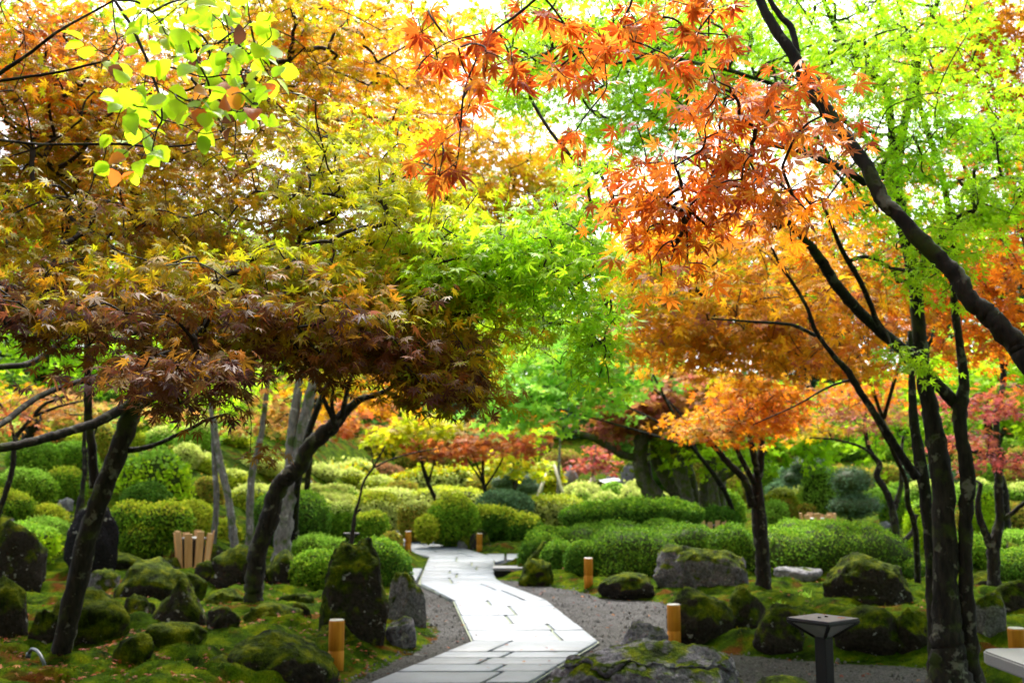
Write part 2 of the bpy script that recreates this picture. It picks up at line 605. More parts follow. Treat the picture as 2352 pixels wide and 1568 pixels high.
def px_line(Y0, Y1, pts, k=6, ground=False):
    """[(px, py, width px)] read from the photo, at distances running from Y0 to Y1 -> smooth centre line and radii"""
    pts = np.array(pts, float)
    s = np.concatenate([[0], np.cumsum(np.hypot(*np.diff(pts[:, :2], axis=0).T))])
    Y = Y0 + (Y1 - Y0) * s / s[-1]
    P = np.array([at(p[0], p[1], y) for p, y in zip(pts, Y)])
    R = pts[:, 2] * 0.5 * Y / FP * np.exp(rng.normal(0, .05, len(pts)))
    if ground:
        z = float(H(P[0, 0], P[0, 1]))
        P = np.vstack([[P[0, 0], P[0, 1], z - 0.15], P]) if P[0, 2] > z - 0.1 else P
        if len(R) < len(P):
            R = np.concatenate([[R[0] * 1.9], R])
            d01 = max(np.linalg.norm(P[2] - P[1]), .01)
            f = min(.22 / d01, .8)
            P = np.vstack([P[:2], P[1] + (P[2] - P[1]) * f, P[2:]])
            R = np.concatenate([[R[0], R[1] * 1.35], [R[1] * (1 - f) + R[2] * f], R[2:]])
    Q = catmull(np.column_stack([P, R]), k)
    w = rng.normal(0, 1, (len(Q), 3)) * Q[:, 3:4] * 0.05
    return Q[:, :3] + w, Q[:, 3]


# ------------------------------------------------------------------ terrain
def gp(pts):
    return np.array([gnd(x, y)[:2] for x, y in pts])


GRAVEL_R = gp([(1137, 1333), (1200, 1336), (1260, 1347), (1340, 1362), (1375, 1374), (1500, 1382), (1595, 1402), (1535, 1425), (1528, 1478),
               (1600, 1492), (1700, 1506), (1900, 1522), (2120, 1535), (2290, 1620), (2600, 1900), (1100, 1900), (1236, 1568), (1377, 1480), (1253, 1381)])
GRAVEL_L = gp([(957, 1345), (1036, 1383), (1083, 1480), (1000, 1515), (869, 1568), (700, 1700), (600, 1700), (800, 1575), (905, 1522), (1000, 1476), (1012, 1450), (985, 1420), (976, 1380)])
PATH_POLY = gp([(600, 1700), (869, 1568), (1083, 1480), (1039, 1383), (955, 1342), (985, 1283), (915, 1243), (900, 1221), (945, 1217), (1070, 1264), (1115, 1276), (1206, 1276), (1204, 1288), (1139, 1298),
                (1139, 1338), (1253, 1381), (1377, 1480), (1236, 1568), (1000, 1700)])


def H_arr(x, y):
    P = np.column_stack([x, y])
    left = 2.8 * smooth((y - 13) / 24) * smooth((-x - 4.5) / 6)
    far = 9 * smooth((y - 32) / 55)
    right = 1.2 * smooth((y - 16) / 20) * smooth((x - 7) / 8)
    d = np.minimum(np.minimum(poly_sd(P, GRAVEL_R), poly_sd(P, GRAVEL_L)), poly_sd(P, PATH_POLY))
    m = smooth(d / 0.5)
    nearby = smooth((34 - y) / 8)
    lump = 0.085 * nz(P, 1.3, 3, 3) + 0.10 * (1 - (1 - np.minimum(np.abs(nz(P, 0.9, 5, 1)) * 1.5, 1)) ** 2) + 0.02 * nz(P, .22, 6, 2)
    leftish = 0.10 * smooth((-x - 1.2) / 2.5)
    return left + far + right + m * nearby * (0.05 + lump + leftish) + np.where(nearby < 1, (1 - nearby) * 0.2 * nz(P, 6, 8, 2), 0)


def H(x, y):
    return H_arr(np.array([x], float), np.array([y], float))[0]


def build_ground():
    xs = np.concatenate([np.linspace(-110, -12, 40, endpoint=False), np.linspace(-12, -7, 30, endpoint=False), np.arange(-7, 6.5, 0.07), np.linspace(6.5, 14, 36, endpoint=False), np.linspace(14, 110, 40)])
    ys = np.concatenate([np.linspace(-20, 6, 30, endpoint=False), np.arange(6, 21, 0.075), np.linspace(21, 45, 80, endpoint=False), np.linspace(45, 200, 50)])
    X, Yg = np.meshgrid(xs, ys)
    x, y = X.ravel(), Yg.ravel()
    P = np.column_stack([x, y])
    z = H_arr(x, y)
    d = np.minimum(np.minimum(poly_sd(P, GRAVEL_R), poly_sd(P, GRAVEL_L)), poly_sd(P, PATH_POLY) + 0.02)
    gr = np.clip(0.5 - d / 0.30, 0, 1)
    nx, ny = len(xs), len(ys)
    i = (np.arange(ny - 1)[:, None] * nx + np.arange(nx - 1)[None, :]).ravel()
    F = np.stack([i, i + 1, i + nx + 1, i + nx], -1).ravel()
    me = make_mesh("ground", np.column_stack([x, y, z]), F, np.full(len(i), 4), M_GROUND, smooth_shade=True, floats={"gravel": gr})
    tag(link("ground", me), kind="structure")


build_ground()


# ------------------------------------------------------------------ path of long granite slabs
def inset(p, g):
    """a convex quad with every edge moved inwards by g"""
    n = len(p)
    c = p.mean(0)
    L = []
    for i in range(n):
        a, b = p[i], p[(i + 1) % n]
        t = (b - a) / max(np.linalg.norm(b - a), 1e-6)
        m = np.array([-t[1], t[0]])
        if (c - a) @ m < 0:
            m = -m
        L.append((a + m * g, t))
    out = []
    for i in range(n):
        (a, t), (b, u) = L[i - 1], L[i]
        den = t[0] * u[1] - t[1] * u[0]
        k = ((b - a)[0] * u[1] - (b - a)[1] * u[0]) / den if abs(den) > 1e-5 else 0
        out.append(a + t * k)
    return np.array(out)


def build_path():
    def xl(py, edge):
        e = np.array(edge)
        return np.interp(py, e[:, 1], e[:, 0])
    left_n = [(1083, 1480), (976, 1524), (869, 1568), (650, 1660), (300, 1800)]
    right_n = [(1377, 1480), (1306, 1524), (1236, 1568), (1090, 1660), (860, 1800)]
    left_m = [(985, 1283), (960, 1344), (1039, 1383), (1083, 1480)]
    right_m = [(1135, 1283), (1139, 1338), (1253, 1381), (1377, 1480)]
    left_f = [(900, 1221), (915, 1243), (945, 1272), (985, 1283)]
    right_f = [(947, 1221), (1008, 1243), (1085, 1268), (1135, 1283)]
    rows_n = [1480, 1506, 1520, 1536, 1553, 1580, 1600, 1640, 1690, 1800]
    rows_m = [1283, 1294, 1305, 1315, 1322, 1332, 1346, 1361, 1385, 1398, 1420, 1440, 1455, 1480]
    rows_f = [1221, 1226, 1231, 1237, 1243, 1250, 1257, 1264, 1272, 1283]
    quads = []
    for L, Rr, rows, nj in ((left_n, right_n, rows_n, 1), (left_m, right_m, rows_m, 1), (left_f, right_f, rows_f, 1)):
        for r, (a, b) in enumerate(zip(rows[:-1], rows[1:])):
            fr = [0.0, (0.36, 0.68, 0.5, 0.74, 0.42)[(r * 2 + len(rows)) % 5] + rng.uniform(-.05, .05), 1.0]
            for u, v in zip(fr[:-1], fr[1:]):
                la, ra, lb, rb = xl(a, L), xl(a, Rr), xl(b, L), xl(b, Rr)
                sl = 0.5 * (fr[1] if u or v < 1 else 0) * 0
                quads.append([(la + (ra - la) * u, a), (la + (ra - la) * v, a), (lb + (rb - lb) * v, b), (lb + (rb - lb) * u, b)])
    # side slabs: the landing on the left and the branch to the right
    quads += [[(934, 1310), (972, 1310), (957, 1340), (932, 1340)], [(1115, 1276), (1160, 1276), (1160, 1290), (1138, 1296)], [(1162, 1276), (1207, 1276), (1204, 1288), (1162, 1290)]]
    V, F, K, C = [], [], [], []
    for q in quads:
        p = np.array([gnd(x, y)[:2] for x, y in q])
        c = p.mean(0)
        p = inset(p, 0.017)
        top = 0.045 + rng.uniform(-.003, .003)
        o = len(V) * 12
        bev = 0.010
        pin = inset(p, bev)
        ring = [np.column_stack([p, np.full(4, -0.05)]), np.column_stack([p, np.full(4, top - bev * .6)]), np.column_stack([pin, np.full(4, top)])]
        V.append(np.vstack(ring))
        for a in (0, 4):
            for i in range(4):
                j = (i + 1) % 4
                F.append([o + a + i, o + a + j, o + a + 4 + j, o + a + 4 + i])
        F.append([o + 8, o + 9, o + 10, o + 11])
        b = rng.uniform(.10, .15)
        C.append(np.tile(np.array([b * .80, b * .98, b * 1.24]), (12, 1)))
    # bedding of moss and grit that shows in the joints, a little below the slab tops
    bed = gp([(300, 1800), (869, 1568), (1083, 1480), (1039, 1383), (960, 1344), (985, 1283), (945, 1272), (915, 1243), (900, 1221), (947, 1221), (1008, 1243), (1085, 1268), (1135, 1283), (1139, 1338), (1253, 1381), (1377, 1480), (1236, 1568), (860, 1800)])
    V = np.vstack(V)
    C = np.vstack(C)
    o = len(V)
    V = np.vstack([V, np.column_stack([bed, np.full(len(bed), 0.024)])])
    C = np.vstack([C, np.tile([.05, .08, .010], (len(bed), 1))])
    flat = np.concatenate([np.array(f) for f in F] + [np.arange(o, o + len(bed))])
    K = [4] * len(F) + [len(bed)]
    tag(link("path", make_mesh("path", V, flat, K, M_SLAB, col=C)), kind="structure")
    # farther arm of the path behind the hedges
    e0 = [(1225, 1223), (1262, 1207), (1310, 1197), (1360, 1192), (1420, 1190)]
    e1 = [(1300, 1223), (1330, 1208), (1372, 1200), (1410, 1197), (1450, 1195)]
    V = []
    for a, b in zip(e0, e1):
        pa, pb = gnd(*a), gnd(*b)
        for p in (pa, pb):
            V.append([p[0], p[1], H(p[0], p[1]) + 0.05])
    F = np.array([[2 * i, 2 * i + 1, 2 * i + 3, 2 * i + 2] for i in range(4)]).ravel()
    tag(link("path", make_mesh("path", np.array(V), F, [4] * 4, M_SLAB, col=np.tile([.27, .28, .30], (len(V), 1)))), kind="structure")


build_path()


# ------------------------------------------------------------------ boxes and small solids through bmesh
def box_bm(bm, c, s, rot=0.0, taper=1.0, bevel=0.0):
    r = bmesh.ops.create_cube(bm, size=1.0)
    vs = r['verts']
    for v in vs:
        k = taper if v.co.z > 0 else 1.0
        x, y, z = v.co.x * s[0] * k, v.co.y * s[1] * k, v.co.z * s[2]
        v.co = (c[0] + x * cos(rot) - y * sin(rot), c[1] + x * sin(rot) + y * cos(rot), c[2] + z)
    if bevel:
        es = {e for v in vs for e in v.link_edges}
        bmesh.ops.bevel(bm, geom=list(es), offset=bevel, segments=2, profile=0.7, affect='EDGES')


def bm_obj(name, bm, mat, parent=None, loc=None, smooth_shade=False):
    me = bpy.data.meshes.new(name)
    bm.to_mesh(me)
    bm.free()
    me.materials.append(mat)
    if smooth_shade:
        me.polygons.foreach_set("use_smooth", np.ones(len(me.polygons), bool))
    o = bpy.data.objects.new(name, me)
    COL.objects.link(o)
    if parent is not None:
        o.parent = parent
    if loc is not None:
        o.location = tuple(float(v) for v in loc)
    return o


def lathe(name, prof, mat, parent, seg=28):
    prof = np.array(prof)
    a = np.linspace(0, 2 * pi, seg, endpoint=False)
    V = np.stack([prof[:, 0, None] * np.cos(a), prof[:, 0, None] * np.sin(a), np.repeat(prof[:, 1, None], seg, 1)], -1).reshape(-1, 3)
    n = len(prof)
    i = np.arange(n - 1)[:, None] * seg
    j = np.arange(seg)[None, :]
    F = np.stack([i + j, i + (j + 1) % seg, i + seg + (j + 1) % seg, i + seg + j], -1).reshape(-1, 4)
    fl = np.concatenate([F.ravel(), np.arange(seg)[::-1], np.arange(seg) + (n - 1) * seg])
    me = make_mesh(name, V, fl, [4] * len(F) + [seg, seg], mat, smooth_shade=False)
    ed = np.ones(len(me.polygons), bool)
    ed[-2:] = False
    me.polygons.foreach_set("use_smooth", ed)
    o = bpy.data.objects.new(name, me)
    COL.objects.link(o)
    o.parent = parent
    return o


def copy_tree(o, parent=None):
    c = o.copy()
    COL.objects.link(c)
    if parent is not None:
        c.parent = parent
    for ch in [x for x in bpy.data.objects if x.parent == o and x != c]:
        copy_tree(ch, c)
    return c


# ------------------------------------------------------------------ bollards
def build_bollards():
    root = thing("bollard", "", "bollard", (0, 0, 0), "golden wooden bollards along the path")
    r, h = 0.066, 0.40
    lathe("post", [(r, -0.1), (r, .145), (r * .94, .150), (r * .94, .156), (r, .161), (r, h - .012), (r * .96, h)], M_BOLL, root)
    lathe("cap", [(r * .94, h - .008), (r * .94, h + .006), (r * .80, h + .011), (r * .80, h + .004)], M_BOLL_TOP, root)
    data = [(771, 1545, None, "golden wooden bollard half hidden behind the long mossy boulder left of the slab path", 0.5),
            (1549, 1484, None, "golden wooden bollard with darker foot standing before the wide moss-topped rock", 1.4),
            (1352, 1357, None, "golden wooden bollard at the gravel edge in front of the long clipped hedge", 2.2),
            (937, 1282, None, "golden wooden bollard on the left edge of the bright far path", 0.1),
            (1101, 1268, None, "golden wooden bollard in front of the small arched mossy rock", 3.0),
            (1249, 1218, None, "small far golden bollard between the wavy shrub and the farther path", 4.0),
            (2337, 1500, 8.9, "golden wooden bollard behind the white granite bench", 5.0)]
    for i, (px, py, Y, lab, rz) in enumerate(data):
        o = root if i == 0 else copy_tree(root)
        p = gnd(px, py) if Y is None else at(px, py, Y)
        o.location = (p[0], p[1], max(0, H(p[0], p[1])) if Y is None else 0.0)
        o.rotation_euler.z = rz
        o["label"] = lab


build_bollards()


# ------------------------------------------------------------------ garden lamps
def build_lamps():
    root = thing("garden_lamp", "", "garden lamp", (0, 0, 0), "black garden lamps with inverted pyramid heads")
    top, half, drop = 0.765, 0.15, 0.105
    bm = bmesh.new(); box_bm(bm, (0, 0, (top - drop) / 2 - .05), (.078, .078, top - drop + .1), 0, 1, .006); bm_obj("post", bm, M_BLACK, root)
    bm = bmesh.new(); box_bm(bm, (0, 0, top), (half * 2, half * 2, .014), 0, 1, .004); o = bm_obj("roof_plate", bm, M_LAMPTOP, root)
    bm = bmesh.new(); box_bm(bm, (0, 0, top - .014), (half * 2 + .006, half * 2 + .006, .013), 0, 1, .003); bm_obj("rim", bm, M_BLACK, root)
    for sx in (-.035, .035):
        bm = bmesh.new(); box_bm(bm, (sx, 0, top + .011), (.014, .014, .008)); bm_obj("bolt", bm, M_BLACK, o)
    a, b, z0, z1 = half - .006, .038, top - .016, top - drop
    for k in range(4):
        bm = bmesh.new()
        t = k * pi / 2
        q = [(-a, a, z0), (a, a, z0), (b, b, z1), (-b, b, z1)]
        vs = [bm.verts.new((x * cos(t) - y * sin(t), x * sin(t) + y * cos(t), z)) for x, y, z in q]
        vs2 = [bm.verts.new(((x * .97) * cos(t) - (y - .008) * sin(t), (x * .97) * sin(t) + (y - .008) * cos(t), z)) for x, y, z in q]
        bm.faces.new(vs); bm.faces.new(vs2[::-1])
        for i in range(4):
            bm.faces.new([vs[i], vs2[i], vs2[(i + 1) % 4], vs[(i + 1) % 4]])
        bm_obj("glass_panel", bm, M_GLASS, root)
    for k in range(4):
        t = k * pi / 2 + pi / 4
        s = math.sqrt(2)
        P = np.array([[cos(t) * a * s, sin(t) * a * s, z0], [cos(t) * b * s, sin(t) * b * s, z1]])
        V, F, K = tube_arrays([(P, [.014, .011])], 6)
        o2 = bpy.data.objects.new("rib", make_mesh("rib", V, F, K, M_BLACK)); COL.objects.link(o2); o2.parent = root
    p = at(1890, 1420, 6.5)
    root.location = (p[0], p[1], at(1890, 1420, 6.5)[2] - top)
    root.rotation_euler.z = radians(38)
    root["label"] = "black garden lamp with flat grey square top in the foreground beside the gravel"
    far = copy_tree(root)
    p = at(807, 1224, 21.5)
    far.location = (p[0], p[1], p[2] - top)
    far.rotation_euler.z = radians(3)
    far["label"] = "small distant garden lamp behind the bare sapling among clipped shrubs"


build_lamps()


# ------------------------------------------------------------------ bench, slatted bins, pipe, step
def build_furniture():
    root = thing("stone_bench", "white granite bench with rounded end beside the dark double trunk", "bench", (3.55, 6.4, 0))
    bm = bmesh.new()
    out = []
    w, L, r = .30, 1.15, .16
    for cx_, cy_, a0 in ((w - r, L - r, 0), (-w + r, L - r, 90), (-w + r, -L + r, 180), (w - r, -L + r, 270)):
        for k in range(7):
            t = radians(a0 + 15 * k)
            out.append((cx_ + r * cos(t), cy_ + r * sin(t)))
    vs = [bm.verts.new((x, y, .36)) for x, y in out]
    f = bm.faces.new(vs)
    ex = bmesh.ops.extrude_face_region(bm, geom=[f])
    for v in ex['geom']:
        if isinstance(v, bmesh.types.BMVert):
            v.co.z = .45
    es = [e for e in bm.edges if len(e.link_faces) == 2 and abs(e.verts[0].co.z - e.verts[1].co.z) < 1e-4]
    bmesh.ops.bevel(bm, geom=es, offset=.012, segments=2, affect='EDGES')
    bmesh.ops.recalc_face_normals(bm, faces=bm.faces)
    bm_obj("seat", bm, M_GRANITE, root)
    for y in (-.75, .72):
        bm = bmesh.new(); box_bm(bm, (.03, y, .15), (.36, .22, .42), 0, .95, .02); bm_obj("leg", bm, M_GRANITE, root)

    def bin_(label):
        rt = thing("slatted_bin", label, "waste bin", (0, 0, 0), "slatted cedar bins")
        lathe("liner", [(.17, 0), (.17, .40), (.15, .42)], M_BLACK, rt, 20)
        lathe("lid_rim", [(.19, .405), (.19, .43), (.13, .44)], M_GLASS, rt, 20)
        for k in range(9):
            t = radians(-140 + k * 35)
            bm = bmesh.new()
            h = .50 if k % 2 else .53
            box_bm(bm, (0, 0, h / 2), (.115, .02, h), 0, 1.0, .004)
            o = bm_obj("slat", bm, M_SLAT, rt, (sin(t) * .235, -cos(t) * .235, 0))
            o.rotation_euler = (radians(7), 0, t)
        return rt
    a = bin_("cedar slatted bin with dark liner at the foot of the pale trunks")
    p = gnd(443, 1291); a.location = (at(443, 1290, 16.6)[0], 16.6, at(443, 1302, 16.6)[2]); a.rotation_euler.z = -.6
    a.scale = (1, 1, 1.06)
    b = copy_tree(a); b["label"] = "cedar slatted bin peeping over the hedge left of the small orange maple trunk"
    p = at(1637, 1194, 25); b.location = (p[0], 25, p[2] - .56); b.rotation_euler.z = .2
    c = copy_tree(a); c["label"] = "cedar slatted bin peeping over the hedge below the cloud-pruned pine"
    p = at(1878, 1176, 21); c.location = (p[0], 21, p[2] - .58); c.rotation_euler.z = .9; c.scale = (1.15, 1.15, 1.08)

    rt = thing("water_pipe", "bent blue-black standpipe at the foot of the leaning dark trunk", "pipe", at(95, 1570, 8.2))
    P = [at(112, 1590, 8.1), at(108, 1560, 8.1), at(100, 1520, 8.12), at(88, 1497, 8.2), at(74, 1490, 8.3), at(66, 1500, 8.35)]
    Q = catmull(P, 6)
    tubes("pipe", [(Q, np.full(len(Q), .013))], M_PIPE, rt, 10)
    Q = np.array([at(66, 1498, 8.35), at(64, 1510, 8.35)])
    tubes("nozzle", [(Q, [.018, .02])], M_PIPE, rt, 10)
    rt = thing("step_slab", "grey stone step raised on a dark riser right of the slab path", "stone step", gnd(1170, 1330))
    p = gnd(1170, 1325)
    bm = bmesh.new(); box_bm(bm, (0, 0, .135), (.56, .50, .05), 0, 1, .008); bm_obj("tread", bm, M_GRANITE, rt)
    bm = bmesh.new(); box_bm(bm, (0, .02, .03), (.53, .44, .158), 0, 1, .006); bm_obj("riser", bm, M_BLACK, rt)
    rt.location = (p[0], p[1] + .2, 0)
    # flight of rough steps up the far slope
    pts = [(1377, 1073, 52), (1367, 1082, 50.5), (1380, 1091, 49), (1407, 1099, 47.5), (1427, 1109, 46), (1432, 1118, 44.5)]
    for i, (x, y, Y) in enumerate(pts):
        p = at(x, y, Y)
        bm = bmesh.new()
        wid = (1.1, 1.3, .85, .55, .85, .45)[i]
        box_bm(bm, (0, 0, 0), (wid, .7, .22), .06 * (i % 3 - 1), 1, .04)
        o = bm_obj("stone_step", bm, M_GRANITE, None, p)
        tag(o, "pale stone slab of the little stair climbing the rocky slope", "stone step", "slabs of the stair on the rocky slope")


build_furniture()


# ------------------------------------------------------------------ rocks
def rock(label, x0, y0, x1, y1, mat, Y=None, depth=0.8, seed=0, ledge=0.0, flat=0.0, point=0.0, name="rock", sub=4, group=None):
    py = y1
    if Y is None:
        p = gnd((x0 + x1) / 2, py)
        Yc = p[1]
    else:
        Yc = Y
    c = at((x0 + x1) / 2, py, Yc)
    w = (x1 - x0) * Yc / FP
    h = (y1 - y0) * Yc / FP * (1.12 if Y is None else 1.0)
    r = np.random.default_rng(seed + 100)
    bm = bmesh.new()
    bmesh.ops.create_icosphere(bm, subdivisions=sub, radius=1.0)
    me = bpy.data.meshes.new("rock")
    bm.to_mesh(me)
    bm.free()
    V = np.zeros(len(me.vertices) * 3)
    me.vertices.foreach_get("co", V)
    V = V.reshape(-1, 3)
    off = r.uniform(-9, 9, 3)
    V = V * (1 + 0.20 * nz(V + off, 1.9, seed, 2))[:, None]
    for _ in range(int(r.integers(4, 7) if mat in (M_ROCK_MOSS, M_ROCK_GREEN) else r.integers(7, 12))):
        nrm = r.normal(size=3)
        nrm /= np.linalg.norm(nrm)
        d = r.uniform(.62, .92)
        k = V @ nrm - d
        V = V - np.where(k > 0, k * 0.8, 0)[:, None] * nrm
    if flat:
        V[:, 2] = np.where(V[:, 2] > .5 - flat * .4, (.5 - flat * .4) + (V[:, 2] - (.5 - flat * .4)) * (1 - flat), V[:, 2])
    if point:
        s = 1 - point * smooth((V[:, 2] + .3) / 1.4)
        V[:, 0] *= s
        V[:, 1] *= s
    V = V * (1 + 0.10 * nz(V + off, 0.6, seed + 1, 3) + 0.022 * nz(V + off, .16, seed + 2, 2))[:, None]
    if ledge:
        q = (V[:, 2] * 3.2 + .5 * nz(V + off, 1.2, seed + 4, 2)) % 1.0
        V[:, :2] *= (1 - ledge * q ** 3)[:, None]
        V[:, 2] += .10 * nz(V + off, .45, seed + 5, 3)
    lo, hi = V.min(0), V.max(0)
    V = (V - lo) / (hi - lo)                      # unit box
    V[:, :2] -= 0.5
    ph = h * 1.55
    V = V * np.array([w, w * depth, ph])
    V[:, 2] += h - ph
    me.vertices.foreach_set("co", V.ravel())
    me.polygons.foreach_set("use_smooth", np.ones(len(me.polygons), bool))
    me.materials.append(mat)
    me.update()
    o = bpy.data.objects.new(name, me)
    COL.objects.link(o)
    o.location = (c[0], Yc + w * depth * (0.35 if Y is None else 0), c[2])
    if Y is None:       # keep the base where the photo shows it while the body reaches back
        k = o.location.y / Yc
        o.location.x = c[0] * k
    if Y is None:
        o.location.z += .8 * max(0.0, float(H(o.location.x, o.location.y)))
    return tag(o, label, "rock", group)


